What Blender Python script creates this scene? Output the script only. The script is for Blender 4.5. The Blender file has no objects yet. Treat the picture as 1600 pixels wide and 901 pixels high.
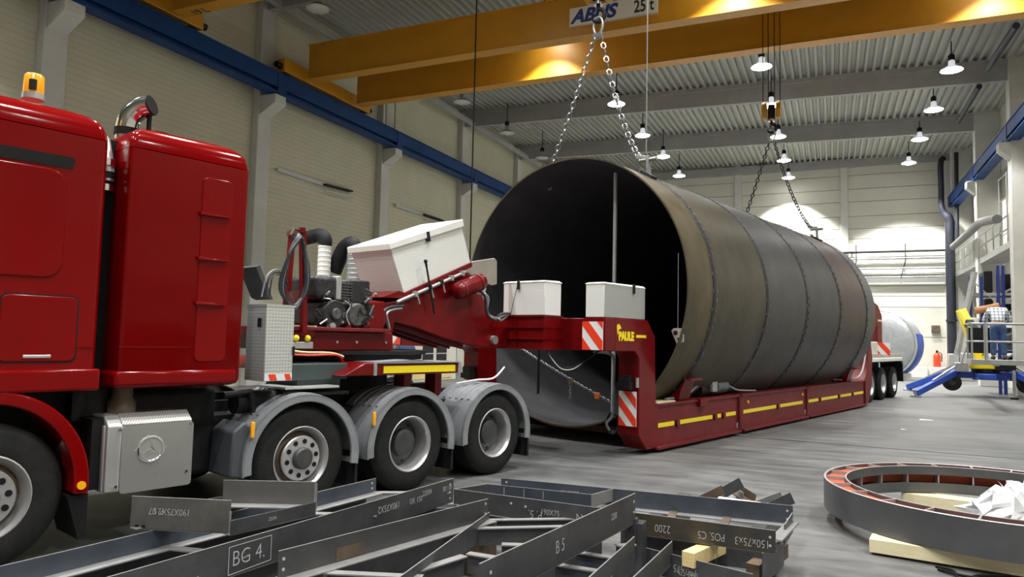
import bpy, bmesh, math, random
from mathutils import Vector, Matrix
random.seed(7)
PI = math.pi
sc = bpy.context.scene
COL = sc.collection
# ------------------------------------------------------------------ camera
F = 1118.3; PITCH = math.radians(3.966); ROLL = math.radians(1.26); YH = math.radians(24.05)
YT = math.radians(16.046); EYE = 1.65
def _basis():
    fw = Vector((0, math.cos(PITCH), math.sin(PITCH))); up = Vector((0, -math.sin(PITCH), math.cos(PITCH))); r = Vector((1, 0, 0))
    c, s = math.cos(ROLL), math.sin(ROLL)
    rz = Matrix.Rotation(YH, 3, 'Z')
    return rz @ (c * r + s * up), rz @ (-s * r + c * up), rz @ fw
CR, CU, CF = _basis()
CAM = Vector((0, 0, EYE))
cd = bpy.data.cameras.new('camera'); cam = bpy.data.objects.new('camera', cd); COL.objects.link(cam)
m = Matrix((CR, CU, -CF)).transposed().to_4x4(); m.translation = CAM
cam.matrix_world = m
cd.sensor_width = 36.0; cd.lens = F / 1600 * 36; cd.clip_end = 300; cd.clip_start = .05
sc.camera = cam
# ------------------------------------------------------------------ world, exposure
w = bpy.data.worlds.new('world'); sc.world = w; w.use_nodes = True
w.node_tree.nodes['Background'].inputs[0].default_value = (.5, .55, .6, 1)
w.node_tree.nodes['Background'].inputs[1].default_value = .05
sc.view_settings.view_transform = 'Standard'; sc.view_settings.look = 'None'
sc.view_settings.gamma = 1; sc.view_settings.use_curve_mapping = False
sc.view_settings.exposure = 0.0
LAMP_W = 1900.0
# ------------------------------------------------------------------ placing helpers
# T frame = truck frame: x to the right of the truck line, y along it away from the cab, z up
TXV = Vector((math.cos(YT), -math.sin(YT), 0)); TYV = Vector((math.sin(YT), math.cos(YT), 0))
def toT(p): return Vector((p.dot(TXV), p.dot(TYV), p.z))
def fromT(q): return q[0] * TXV + q[1] * TYV + Vector((0, 0, q[2]))
def ray(x, y): return (x - 800) * CR - (y - 450.5) * CU + F * CF
def Hz(x, y, z=0.0):
    d = ray(x, y); return CAM + d * ((z - EYE) / d.z)
def HX(x, y, X): d = ray(x, y); return CAM + d * (X / d.x)
def HY(x, y, Y): d = ray(x, y); return CAM + d * (Y / d.y)
def Tx(x, y, X): d = ray(x, y); return toT(CAM + d * (X / d.dot(TXV)))
def Ty(x, y, Y): d = ray(x, y); return toT(CAM + d * (Y / d.dot(TYV)))
def Tz(x, y, z=0.0): return toT(Hz(x, y, z))
# ------------------------------------------------------------------ materials
def mat(name, col, rough=.5, metal=0., var=0., scale=4., bump=0., bscale=60., coat=0., col2=None, emit=0., stretch=None, spec=.5):
    M = bpy.data.materials.new(name); M.use_nodes = True
    nt = M.node_tree; N = nt.nodes; L = nt.links; b = N['Principled BSDF']
    b.inputs['Base Color'].default_value = (*col, 1); b.inputs['Roughness'].default_value = rough; b.inputs['Metallic'].default_value = metal
    b.inputs['Coat Weight'].default_value = coat; b.inputs['Coat Roughness'].default_value = .06
    b.inputs['Specular IOR Level'].default_value = spec
    if emit:
        b.inputs['Emission Color'].default_value = (*col, 1); b.inputs['Emission Strength'].default_value = emit
    tc = N.new('ShaderNodeTexCoord'); mp = N.new('ShaderNodeMapping'); L.new(tc.outputs['Object'], mp.inputs[0])
    if stretch: mp.inputs['Scale'].default_value = stretch
    if var or col2:
        n = N.new('ShaderNodeTexNoise'); n.inputs['Scale'].default_value = scale; n.inputs['Detail'].default_value = 5; n.inputs['Roughness'].default_value = .65
        L.new(mp.outputs[0], n.inputs['Vector'])
        r = N.new('ShaderNodeValToRGB'); r.color_ramp.elements[0].position = .3; r.color_ramp.elements[1].position = .72
        c2 = col2 or tuple(min(1, c * (1 + var)) for c in col)
        c1 = tuple(c * (1 - var) for c in col) if not col2 else col
        r.color_ramp.elements[0].color = (*c1, 1); r.color_ramp.elements[1].color = (*c2, 1)
        L.new(n.outputs['Fac'], r.inputs[0]); L.new(r.outputs[0], b.inputs['Base Color'])
    if bump:
        n2 = N.new('ShaderNodeTexNoise'); n2.inputs['Scale'].default_value = bscale; n2.inputs['Detail'].default_value = 3
        L.new(mp.outputs[0], n2.inputs['Vector'])
        bp = N.new('ShaderNodeBump'); bp.inputs['Strength'].default_value = bump; bp.inputs['Distance'].default_value = .02
        L.new(n2.outputs['Fac'], bp.inputs['Height']); L.new(bp.outputs[0], b.inputs['Normal'])
    return M
def node(M, t, **kw):
    n = M.node_tree.nodes.new(t)
    for k, v in kw.items():
        if k in n.inputs.keys(): n.inputs[k].default_value = v
        else: setattr(n, k, v)
    return n
def lined_mat(name, col, pitch, width=.06, dark=.75, rough=.7, var=.06, axis='Z'):
    """wall cladding: fine horizontal joints every `pitch` metres"""
    M = mat(name, col, rough, var=var, scale=.7)
    nt = M.node_tree; b = nt.nodes['Principled BSDF']
    src = b.inputs['Base Color'].links[0].from_socket
    tc = node(M, 'ShaderNodeTexCoord'); sx = node(M, 'ShaderNodeSeparateXYZ'); nt.links.new(tc.outputs['Object'], sx.inputs[0])
    d = node(M, 'ShaderNodeMath', operation='DIVIDE'); d.inputs[1].default_value = pitch; nt.links.new(sx.outputs[axis], d.inputs[0])
    fr = node(M, 'ShaderNodeMath', operation='FRACT'); nt.links.new(d.outputs[0], fr.inputs[0])
    lt = node(M, 'ShaderNodeMath', operation='LESS_THAN'); lt.inputs[1].default_value = width; nt.links.new(fr.outputs[0], lt.inputs[0])
    mx = node(M, 'ShaderNodeMix', data_type='RGBA'); nt.links.new(lt.outputs[0], mx.inputs[0]); nt.links.new(src, mx.inputs[6])
    mx.inputs[7].default_value = (*[c * dark for c in col], 1); nt.links.new(mx.outputs[2], b.inputs['Base Color'])
    bp = node(M, 'ShaderNodeBump'); bp.inputs['Strength'].default_value = .6; bp.inputs['Distance'].default_value = .02; bp.invert = True
    nt.links.new(lt.outputs[0], bp.inputs['Height']); nt.links.new(bp.outputs[0], b.inputs['Normal'])
    return M
def checker_mat(name, col, size=.055, rough=.32, metal=.75):
    """tread plate: raised bars alternating in direction, as relief and slight tone"""
    M = mat(name, col, rough, metal)
    nt = M.node_tree; b = nt.nodes['Principled BSDF']
    L = nt.links
    def M2(op, a, bb=None):
        n = node(M, 'ShaderNodeMath', operation=op)
        for k, q in enumerate((a, bb)):
            if isinstance(q, (int, float)): n.inputs[k].default_value = q
            elif q is not None: L.new(q, n.inputs[k])
        return n.outputs[0]
    tc = node(M, 'ShaderNodeTexCoord'); sx = node(M, 'ShaderNodeSeparateXYZ'); L.new(tc.outputs['Object'], sx.inputs[0])
    h = M2('ADD', sx.outputs['X'], sx.outputs['Y']); k_ = PI / size
    val = M2('MULTIPLY', M2('SINE', M2('MULTIPLY', M2('ADD', h, sx.outputs['Z']), k_)), M2('SINE', M2('MULTIPLY', M2('SUBTRACT', h, sx.outputs['Z']), k_)))
    mr = node(M, 'ShaderNodeMapRange'); mr.inputs[1].default_value = -.6; mr.inputs[2].default_value = .6; L.new(val, mr.inputs[0])
    mx = node(M, 'ShaderNodeMix', data_type='RGBA'); L.new(mr.outputs[0], mx.inputs[0])
    mx.inputs[6].default_value = (*[c * .86 for c in col], 1); mx.inputs[7].default_value = (*[min(1, c * 1.08) for c in col], 1)
    L.new(mx.outputs[2], b.inputs['Base Color'])
    bp = node(M, 'ShaderNodeBump'); bp.inputs['Strength'].default_value = .3; bp.inputs['Distance'].default_value = .004
    L.new(mr.outputs[0], bp.inputs['Height']); L.new(bp.outputs[0], b.inputs['Normal'])
    return M
def perforated_mat(name):
    M = mat(name, (.62, .62, .6), .35, .8)
    nt = M.node_tree; b = nt.nodes['Principled BSDF']; L = nt.links
    tc = node(M, 'ShaderNodeTexCoord'); sx = node(M, 'ShaderNodeSeparateXYZ'); L.new(tc.outputs['Object'], sx.inputs[0])
    def M2(op, a, bb):
        n = node(M, 'ShaderNodeMath', operation=op)
        for i, s in enumerate((a, bb)):
            if isinstance(s, (int, float)): n.inputs[i].default_value = s
            elif s is not None: L.new(s, n.inputs[i])
        return n.outputs[0]
    P = .0125
    u = M2('DIVIDE', M2('ADD', sx.outputs['Y'], sx.outputs['Z']), P * 1.6); v = M2('DIVIDE', M2('SUBTRACT', sx.outputs['Y'], sx.outputs['Z']), P * 1.6)
    fu = M2('SUBTRACT', M2('FRACT', u, None), .5); fv = M2('SUBTRACT', M2('FRACT', v, None), .5)
    r2 = M2('ADD', M2('MULTIPLY', fu, fu), M2('MULTIPLY', fv, fv))
    hole = M2('LESS_THAN', r2, .05)
    mx = node(M, 'ShaderNodeMix', data_type='RGBA'); L.new(hole, mx.inputs[0]); mx.inputs[6].default_value = (.62, .62, .6, 1); mx.inputs[7].default_value = (.03, .03, .035, 1)
    L.new(mx.outputs[2], b.inputs['Base Color'])
    return M
RED = mat('truck_red', (.185, .001, .0015), .13, coat=.0, var=.08, scale=2, spec=.18)
DRED = mat('trailer_red', (.135, .002, .003), .32, coat=.08, var=.22, scale=3.5, spec=.22)
DRED2 = mat('trailer_red_worn', (.15, .016, .019), .48, var=.25, scale=5, spec=.22)
BLACK = mat('black_plastic', (.008, .008, .009), .5, var=.3, scale=6, spec=.25)
SOOT = mat('chassis_black', (.013, .013, .015), .6, var=.4, scale=6, spec=.25)
TYRE = mat('tyre_rubber', (.014, .014, .0145), .75, var=.35, scale=9, bump=.15, bscale=50, spec=.25)
RIM = mat('rim_silver', (.55, .55, .56), .35, .7, var=.12, scale=8)
RIMD = mat('wheel_disc_dark', (.07, .07, .075), .5, .4, var=.3, scale=8)
MUDG = mat('mudguard_grey', (.22, .23, .25), .45, var=.15, scale=5)
CHECK = checker_mat('tread_plate', (.66, .67, .66), .03, .4, .6)
CHECKG = checker_mat('tread_plate_dull', (.36, .37, .35), .024, .5, .12)
CHECKW = checker_mat('tread_plate_pale', (.78, .79, .77), .024, .45, .12)
ALU = mat('aluminium', (.62, .63, .63), .35, .75, var=.08, scale=6)
PERF = perforated_mat('perforated_sheet')
CHROME = mat('chrome', (.75, .75, .76), .14, 1.)
WHITE = mat('white_paint', (.8, .8, .77), .45, var=.04, scale=4)
YEL = mat('reflective_yellow', (.85, .68, .01), .4)
AMBER = mat('amber_lens', (.95, .42, .01), .2, coat=.5)
WRED = mat('warning_red', (.78, .05, .015), .4)
WWHT = mat('warning_white', (.74, .76, .78), .4)
HOSE = mat('hose_black', (.025, .027, .035), .35)
STEEL = mat('raw_steel', (.05, .052, .058), .4, .35, col2=(.1, .101, .108), scale=3.5, bump=.06, bscale=30)
STEELL = mat('raw_steel_pale', (.26, .26, .265), .45, .5, col2=(.36, .36, .355), scale=5)
STEELB = mat('raw_steel_bluish', (.05, .06, .08), .38, .35, col2=(.095, .108, .135), scale=3)
RUSTY = mat('rusty_steel', (.08, .07, .065), .6, .4, col2=(.19, .13, .08), scale=5)
CHALK = mat('chalk', (.42, .43, .44), .9)
WOOD = mat('timber', (.62, .46, .2), .7, col2=(.75, .6, .32), scale=6, stretch=(1, 8, 8))
PLANK = mat('pale_plank', (.68, .6, .36), .7, col2=(.78, .72, .5), scale=5, stretch=(1, 6, 6))
CRANE = mat('crane_yellow', (.52, .24, .012), .4, var=.08, scale=1.5)
CBLUE = mat('crane_rail_blue', (.006, .042, .16), .5, var=.2, scale=2, spec=.25)
BLUE = mat('machine_blue', (.02, .07, .42), .4, var=.12, scale=5)
PIPEB = mat('dark_blue_pipe', (.012, .014, .026), .65, var=.3, scale=4)
GALV = mat('galvanised', (.42, .43, .43), .42, .6, var=.12, scale=6)
ROOFM = mat('roof_sheet', (.36, .37, .33), .55, .1, var=.08, scale=.6)
CONC = mat('concrete_beam', (.33, .33, .32), .8, var=.1, scale=1.2, bump=.1)
COLM = mat('concrete_column', (.55, .55, .52), .75, var=.08, scale=1.5)
PANEL = mat('wall_panel', (.58, .57, .5), .75, var=.05, scale=.8)
PANELW = mat('wall_panel_white', (.74, .73, .65), .7, var=.05, scale=.8)
LWALL = lined_mat('left_wall_cladding', (.55, .535, .4), .155)
RWALL = lined_mat('right_wall_cladding', (.62, .61, .53), .9, .03)
SEAMM = mat('weld_seam', (.03, .03, .035), .5, .5, var=.3, scale=14)
TACK = mat('weld_tack', (.13, .13, .135), .3, .6)
ENG = mat('engine_dark', (.009, .0095, .012), .4, .2, col2=(.045, .045, .05), scale=16)
ENGL = mat('engine_casting', (.16, .16, .16), .5, .4, col2=(.03, .03, .033), scale=18)
PRIMER = mat('red_primer', (.4, .06, .015), .6, var=.2, scale=5)
RINGM = mat('ring_steel', (.085, .088, .095), .4, .45, col2=(.13, .133, .14), scale=2.5)
RINGL = mat('ring_edge', (.45, .42, .42), .45, .5)
SIGNW = mat('sign_white', (.72, .7, .62), .5)
SIGNB = mat('sign_blue', (.02, .04, .22), .5)
SIGNK = mat('sign_black', (.02, .02, .02), .5)
GLOW = mat('lamp_glow', (1, .99, .95), .4, emit=30.)
LENS = mat('lamp_lens_off', (.6, .62, .6), .25)
BELL = mat('lamp_reflector', (.5, .51, .5), .3, .6)
BELLON = mat('lamp_reflector_lit', (.9, .93, 1), .3, emit=.5)
ORANGE = mat('orange_red', (.7, .18, .04), .6)
FOIL = mat('foil', (.42, .44, .46), .4, .45, var=.15, scale=4, bump=.4, bscale=6)
# vessel plates: every course is another plate with its own mill colour
def vessel_mat(name, a, b, rough=.38):
    a = tuple(c * .34 for c in a); b = tuple(c * .45 for c in b)
    return mat(name, a, rough, .0, col2=b, scale=1.6, stretch=(1, 1, .6), bump=.05, bscale=14, spec=.13)
VES = [vessel_mat('course_ochre', (.15, .13, .09), (.26, .21, .12)), vessel_mat('course_brown', (.13, .12, .09), (.2, .175, .125)),
       vessel_mat('course_grey', (.13, .13, .13), (.18, .175, .165)), vessel_mat('course_slate', (.115, .115, .12), (.16, .16, .155)),
       vessel_mat('course_reddish', (.15, .125, .12), (.21, .165, .15)), vessel_mat('course_bright', (.2, .205, .205), (.27, .27, .265), .36)]
VIN = mat('vessel_inside', (.055, .056, .062), .6, .2, col2=(.09, .09, .1), scale=2.5)
def floor_mat():
    M = mat('floor_concrete', (.095, .099, .102), .42, col2=(.215, .217, .217), scale=.55, bump=.05, bscale=9)
    nt = M.node_tree; b = nt.nodes['Principled BSDF']; L = nt.links
    src = b.inputs['Base Color'].links[0].from_socket
    tc = node(M, 'ShaderNodeTexCoord')
    mp = node(M, 'ShaderNodeMapping'); mp.inputs['Scale'].default_value = (.5, 2.2, 1); mp.inputs['Rotation'].default_value = (0, 0, -.3); L.new(tc.outputs['Object'], mp.inputs[0])
    n = node(M, 'ShaderNodeTexNoise'); n.inputs['Scale'].default_value = 1.6; n.inputs['Detail'].default_value = 7; n.inputs['Roughness'].default_value = .7; L.new(mp.outputs[0], n.inputs[0])
    r = node(M, 'ShaderNodeValToRGB'); r.color_ramp.elements[0].position = .36; r.color_ramp.elements[1].position = .62
    r.color_ramp.elements[0].color = (.42, .42, .42, 1); r.color_ramp.elements[1].color = (1, 1, 1, 1); L.new(n.outputs['Fac'], r.inputs[0])
    mx = node(M, 'ShaderNodeMix', data_type='RGBA', blend_type='MULTIPLY'); mx.inputs[0].default_value = .8
    L.new(src, mx.inputs[6]); L.new(r.outputs[0], mx.inputs[7]); L.new(mx.outputs[2], b.inputs['Base Color'])
    rr = node(M, 'ShaderNodeMapRange'); rr.inputs[3].default_value = .32; rr.inputs[4].default_value = .6; L.new(n.outputs['Fac'], rr.inputs[0]); L.new(rr.outputs[0], b.inputs['Roughness'])
    return M
FLOOR = floor_mat()
# ------------------------------------------------------------------ mesh builder
class MB:
    def __init__(s): s.v = []; s.f = []
    def add(s, vs, fs):
        n = len(s.v); s.v += [Vector(v) for v in vs]; s.f += [tuple(i + n for i in f) for f in fs]; return s
    def hexa(s, p): return s.add(p, [(0, 3, 2, 1), (4, 5, 6, 7), (0, 1, 5, 4), (1, 2, 6, 5), (2, 3, 7, 6), (3, 0, 4, 7)])
    def box(s, x0, x1, y0, y1, z0, z1):
        return s.hexa([(x0, y0, z0), (x1, y0, z0), (x1, y1, z0), (x0, y1, z0), (x0, y0, z1), (x1, y0, z1), (x1, y1, z1), (x0, y1, z1)])
    def bar(s, p0, p1, w, h, up=(0, 0, 1)):
        """rectangular bar from p0 to p1: w sideways, h along up"""
        p0 = Vector(p0); p1 = Vector(p1); d = (p1 - p0).normalized(); up = Vector(up)
        sd = d.cross(up)
        if sd.length < 1e-4: sd = d.cross(Vector((1, 0, 0)))
        sd.normalize(); u = sd.cross(d).normalized(); a = sd * w / 2; b = u * h / 2
        return s.hexa([p0 - a - b, p0 + a - b, p1 + a - b, p1 - a - b, p0 - a + b, p0 + a + b, p1 + a + b, p1 - a + b])
    def prism(s, poly, axis, a, b):
        def P(q, t): return {'x': (t, q[0], q[1]), 'y': (q[0], t, q[1]), 'z': (q[0], q[1], t)}[axis]
        n = len(poly)
        return s.add([P(q, a) for q in poly] + [P(q, b) for q in poly],
                     [tuple(range(n)), tuple(range(2 * n - 1, n - 1, -1))] + [(i, (i + 1) % n, n + (i + 1) % n, n + i) for i in range(n)])
    def tube(s, pts, r, n=8, closed=False):
        pts = [Vector(p) for p in pts]; m = len(pts); rs = r if isinstance(r, (list, tuple)) else [r] * m
        vs = []; prev = None
        for i, p in enumerate(pts):
            if closed: t = pts[(i + 1) % m] - pts[i - 1]
            else: t = pts[min(i + 1, m - 1)] - pts[max(i - 1, 0)]
            t.normalize()
            if prev is None:
                a = t.cross(Vector((0, 0, 1)))
                if a.length < .1: a = t.cross(Vector((1, 0, 0)))
            else: a = prev - t * prev.dot(t)
            a.normalize(); prev = a; b = t.cross(a)
            vs += [p + (a * math.cos(2 * PI * k / n) + b * math.sin(2 * PI * k / n)) * rs[i] for k in range(n)]
        fs = []
        for i in range(m if closed else m - 1):
            j = (i + 1) % m
            fs += [(i * n + k, i * n + (k + 1) % n, j * n + (k + 1) % n, j * n + k) for k in range(n)]
        if not closed: fs += [tuple(range(n - 1, -1, -1)), tuple((m - 1) * n + k for k in range(n))]
        return s.add(vs, fs)
    def cyl(s, p0, p1, r, n=16, r1=None): return s.tube([p0, p1], [r, r if r1 is None else r1], n)
    def lathe(s, prof, o, ax, n=32, a0=0., a1=2 * PI):
        """prof = [(radius, height)] turned about axis ax through o"""
        o = Vector(o); ax = Vector(ax).normalized()
        u = ax.cross(Vector((0, 0, 1)));
        if u.length < .1: u = ax.cross(Vector((1, 0, 0)))
        u.normalize(); v = ax.cross(u); full = abs(a1 - a0 - 2 * PI) < 1e-6; m = len(prof); k = n if full else n + 1
        vs = []
        for i in range(k):
            a = a0 + (a1 - a0) * i / n
            d = u * math.cos(a) + v * math.sin(a)
            vs += [o + d * r + ax * h for r, h in prof]
        fs = []
        for i in range(n):
            j = (i + 1) % k
            fs += [(i * m + q, j * m + q, j * m + q + 1, i * m + q + 1) for q in range(m - 1)]
        return s.add(vs, fs)
    def sphere(s, c, r, n=12, m=8, sc_=(1, 1, 1)):
        vs = []; fs = []
        for i in range(m + 1):
            t = PI * i / m
            for k in range(n):
                a = 2 * PI * k / n
                vs.append(Vector(c) + Vector((r * sc_[0] * math.sin(t) * math.cos(a), r * sc_[1] * math.sin(t) * math.sin(a), r * sc_[2] * math.cos(t))))
        for i in range(m):
            fs += [(i * n + k, i * n + (k + 1) % n, (i + 1) * n + (k + 1) % n, (i + 1) * n + k) for k in range(n)]
        return s.add(vs, fs)
    def mesh(s, name, M, base, smooth=None):
        me = bpy.data.meshes.new(name)
        me.from_pydata([v - base for v in s.v], [], s.f)
        bm = bmesh.new(); bm.from_mesh(me); bmesh.ops.remove_doubles(bm, verts=bm.verts, dist=1e-5)
        bmesh.ops.recalc_face_normals(bm, faces=bm.faces); bm.to_mesh(me); bm.free()
        if smooth is not None:
            me.shade_smooth(); me.set_sharp_from_angle(angle=math.radians(smooth))
        me.materials.append(M); return me
BASE = {}
def _place(o, base, frame):
    base = Vector(base)
    if frame == 'T': o.location = fromT(base); o.rotation_euler = (0, 0, -YT)
    else: o.location = base
    BASE[o.name] = base
def tag(o, label=None, cat=None, group=None, kind=None):
    if label: o['label'] = label
    if cat: o['category'] = cat
    if group: o['group'] = group
    if kind: o['kind'] = kind
    return o
def thing(name, label, cat, base, frame='H', group=None, kind=None):
    o = bpy.data.objects.new(name, None); COL.objects.link(o); _place(o, base, frame); o.empty_display_size = .2
    return tag(o, label, cat, group, kind)
def bev(o, width, seg=2):
    if width:
        b = o.modifiers.new('bevel', 'BEVEL'); b.width = width; b.segments = seg; b.limit_method = 'ANGLE'; b.angle_limit = math.radians(35)
    return o
def part(name, mb, M, parent, bevel=0, smooth=None, label=None, seg=2, kind=None):
    base = BASE[parent.name]
    o = bpy.data.objects.new(name, mb.mesh(name, M, base, 40 if (smooth is None and bevel) else smooth)); COL.objects.link(o)
    o.parent = parent; BASE[o.name] = base
    return tag(bev(o, bevel, seg), label, kind=kind)
def solo(name, mb, M, label, cat, base, frame='H', group=None, kind=None, bevel=0, smooth=None):
    base = Vector(base)
    o = bpy.data.objects.new(name, mb.mesh(name, M, base, 40 if (smooth is None and bevel) else smooth)); COL.objects.link(o); _place(o, base, frame)
    return tag(bev(o, bevel), label, cat, group, kind)
def struct(name, mb, M, base=(0, 0, 0), label=None, cat=None, smooth=None, bevel=0):
    return solo(name, mb, M, label, cat, base, kind='structure', smooth=smooth, bevel=bevel)
def piece(name, me, parent, loc=(0, 0, 0), rot=(0, 0, 0), scale=(1, 1, 1), label=None):
    """another object on shared mesh data; loc in frame coordinates"""
    o = bpy.data.objects.new(name, me); COL.objects.link(o); o.parent = parent
    o.location = Vector(loc) - BASE[parent.name]; o.rotation_euler = rot; o.scale = scale; BASE[o.name] = Vector(loc)
    return tag(o, label)
def copy_tree(o, parent=None):
    c = o.copy(); COL.objects.link(c); c.parent = parent; BASE[c.name] = BASE.get(o.name, Vector())
    for ch in list(o.children): copy_tree(ch, c)
    return c
def lettering(name, txt, M, parent, origin, u, nrm, size, shear=0., bold=0., extrude=.002, align='LEFT', sx=1.):
    """flat lettering: origin bottom-left, u reading direction, nrm facing; frame coordinates of the parent"""
    cu = bpy.data.curves.new(name, 'FONT'); cu.body = txt; cu.size = size; cu.shear = shear; cu.offset = bold; cu.extrude = extrude; cu.align_x = align; cu.resolution_u = 4
    t = bpy.data.objects.new(name, cu); COL.objects.link(t)
    bpy.context.view_layer.update()
    me = bpy.data.meshes.new_from_object(t.evaluated_get(bpy.context.evaluated_depsgraph_get()))
    bpy.data.objects.remove(t); bpy.data.curves.remove(cu)
    u = Vector(u).normalized(); nrm = Vector(nrm); nrm = (nrm - u * nrm.dot(u)).normalized(); v = nrm.cross(u)
    mx = Matrix((u * sx, v, nrm)).transposed().to_4x4(); mx.translation = Vector(origin) - BASE[parent.name]
    me.transform(mx); me.materials.clear(); me.materials.append(M)
    o = bpy.data.objects.new(name, me); COL.objects.link(o); o.parent = parent; BASE[o.name] = BASE[parent.name]
    return o
def arc(c, r, a0, a1, n): return [(c[0] + r * math.cos(math.radians(a0 + (a1 - a0) * i / n)), c[1] + r * math.sin(math.radians(a0 + (a1 - a0) * i / n))) for i in range(n + 1)]
def catmull(pts, k=6):
    pts = [Vector(p) for p in pts]; out = []
    for i in range(len(pts) - 1):
        p0 = pts[max(i - 1, 0)]; p1 = pts[i]; p2 = pts[i + 1]; p3 = pts[min(i + 2, len(pts) - 1)]
        for j in range(k):
            t = j / k
            out.append(.5 * ((2 * p1) + (p2 - p0) * t + (2 * p0 - 5 * p1 + 4 * p2 - p3) * t * t + (3 * p1 - p0 - 3 * p2 + p3) * t ** 3))
    return out + [pts[-1]]
# ================================================================== THE HALL
XL, XR, YB, YF = -16.6, 6.9, 45.0, -12.0
COLY = [-3.1, 3.65, 10.4, 17.1, 23.85, 30.6, 37.35, 44.1]
def roofz(X): return 12.85 - (X - XL) * .0235
struct('floor', MB().box(XL - .3, XR + .3, YF - .3, YB + .3, -.2, 0), FLOOR, label='grey stained concrete hall floor', cat='floor')
jt = MB(); a = Hz(1130, 679.5); b_ = Hz(1640, 720.5); jt.bar(a + Vector((0, 0, .001)), b_ + Vector((0, 0, .001)), .028, .004)
j2 = Hz(1318, 638); j3 = Hz(1396, 640.5); jt.bar(j2 + Vector((0, 0, .001)), j3 + Vector((0, 0, .001)), .03, .004)
struct('trim_1', jt, BLACK, label='dark expansion joint across the floor', cat='floor joint')
struct('wall_left', MB().box(XL - .3, XL, YF, YB, 0, 13.2), LWALL, label='cream clad left hall wall', cat='wall')
struct('wall_right', MB().box(XR, XR + .3, YF, YB, 0, 13.2), RWALL, label='pale right hall wall', cat='wall')
struct('wall_front', MB().box(XL - .3, XR + .3, YF - .3, YF, 0, 13.2), LWALL, label='hall wall behind the camera', cat='wall')
wb = struct('wall_back', MB().box(XL - .3, XR + .3, YB + .06, YB + .3, 0, 13.2), COLM, label='pale panelled back wall of the hall', cat='wall')
# back wall panels between pillars, each its own panel with an open joint
PILX = [-16.3, -10.6, -5.1, .76, 5.9]
PZ = [0, 2.19, 3.83, 4.44, 5.02, 5.6, 6.3, 7.0, 7.72, 8.3, 9.02, 9.86, 10.6, 11.4, 12.2, 12.9]
pm = {}
for i in range(len(PILX)):
    x0 = PILX[i] + .2; x1 = (PILX[i + 1] - .2) if i + 1 < len(PILX) else XR
    for k in range(len(PZ) - 1):
        low = 3.8 < PZ[k] < 8.2 and i >= 2
        o = part('wall_panel', MB().box(x0, x1, YB - .02, YB + .07, PZ[k] + .018, PZ[k + 1] - .012), PANELW if low else PANEL, wb, bevel=0)
    part('wall_pillar', MB().box(PILX[i] - .2, PILX[i] + .2, YB - .16, YB + .05, 0, 12.7), COLM, wb, bevel=.02)
# columns with corbels
for s, X0, X1, Xc, nm in ((-1, XL, -16.34, -15.72, 'left'), (1, XR, 5.95, 5.6, 'right')):
    for i, Y in enumerate(COLY):
        t = thing('column', f'pale concrete column with corbel on the {nm} wall, number {len(COLY)-i} from the back wall', 'column', (X0, Y, 0), kind='structure')
        part('shaft', MB().box(min(X0, X1), max(X0, X1), Y - .28, Y + .28, 0, 12.6), COLM, t, bevel=.02)
        zt = 9.1
        part('corbel', MB().prism([(X1, zt), (Xc, zt), (Xc, zt - .28), (X1, zt - .62)], 'y', Y - .24, Y + .24), COLM, t, bevel=.02)
# crane rails (runway girders): web, flanges, stiffener per bay
def runway(X, nm, lab):
    t = thing('crane_runway', lab, 'beam', (X, 16, 9.1), kind='structure')
    part('web', MB().box(X - .03, X + .03, YF, YB - .3, 9.15, 9.78), CBLUE, t)
    part('bottom_flange', MB().box(X - .2, X + .2, YF, YB - .3, 9.12, 9.17), CBLUE, t)
    part('top_flange', MB().box(X - .22, X + .22, YF, YB - .3, 9.72, 9.78), CBLUE, t)
    part('side_plate', MB().box(X + (.15 if X < 0 else -.19), X + (.19 if X < 0 else -.15), YF, YB - .3, 9.3, 9.74), CBLUE, t)
    part('rail', MB().box(X - .04, X + .04, YF, YB - .3, 9.78, 9.86), SOOT, t)
    for Y in COLY: part('stiffener', MB().box(X - .21, X + .21, Y - .2, Y + .2, 9.1, 9.77), CBLUE, t)
runway(-15.88, 'left', 'dark blue crane runway girder along the left wall')
runway(6.05, 'right', 'dark blue crane runway girder along the right wall')
# roof: trapezoidal sheet with ribs running along the hall
rm = MB(); pitch = .29; X = XL; vs = []
while X < XR:
    for dx, dz in ((0, 0), (.13, 0), (.16, -.14), (.26, -.14)): vs.append((X + dx, roofz(X + dx) + dz))
    X += pitch
n = len(vs)
rm.add([(x, YF, z) for x, z in vs] + [(x, YB, z) for x, z in vs], [(i, i + 1, n + i + 1, n + i) for i in range(n - 1)])
ceil = struct('ceiling', rm, ROOFM, label='trapezoidal steel roof sheeting', cat='roof')
part('roof_deck', MB().hexa([(XL - .3, YF, roofz(XL) + .1), (XR + .3, YF, roofz(XR) + .1), (XR + .3, YB, roofz(XR) + .1), (XL - .3, YB, roofz(XL) + .1),
     (XL - .3, YF, roofz(XL) + .3), (XR + .3, YF, roofz(XR) + .3), (XR + .3, YB, roofz(XR) + .3), (XL - .3, YB, roofz(XL) + .3)]), ROOFM, ceil)
for i, Y in enumerate(COLY[:-1]):
    b = MB(); d = .92
    for y0, y1, t0, t1 in ((Y - .2, Y + .2, -.12, -.3), (Y - .11, Y + .11, -.29, -d)):
        b.hexa([(XL, y0, roofz(XL) + t1), (XR, y0, roofz(XR) + t1), (XR, y1, roofz(XR) + t1), (XL, y1, roofz(XL) + t1),
                (XL, y0, roofz(XL) + t0), (XR, y0, roofz(XR) + t0), (XR, y1, roofz(XR) + t0), (XL, y1, roofz(XL) + t0)])
    struct('roof_beam', b, CONC, base=(-5, Y, 11.5), label=f'grey concrete roof beam, number {7-i} from the back wall', cat='roof beam')
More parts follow.
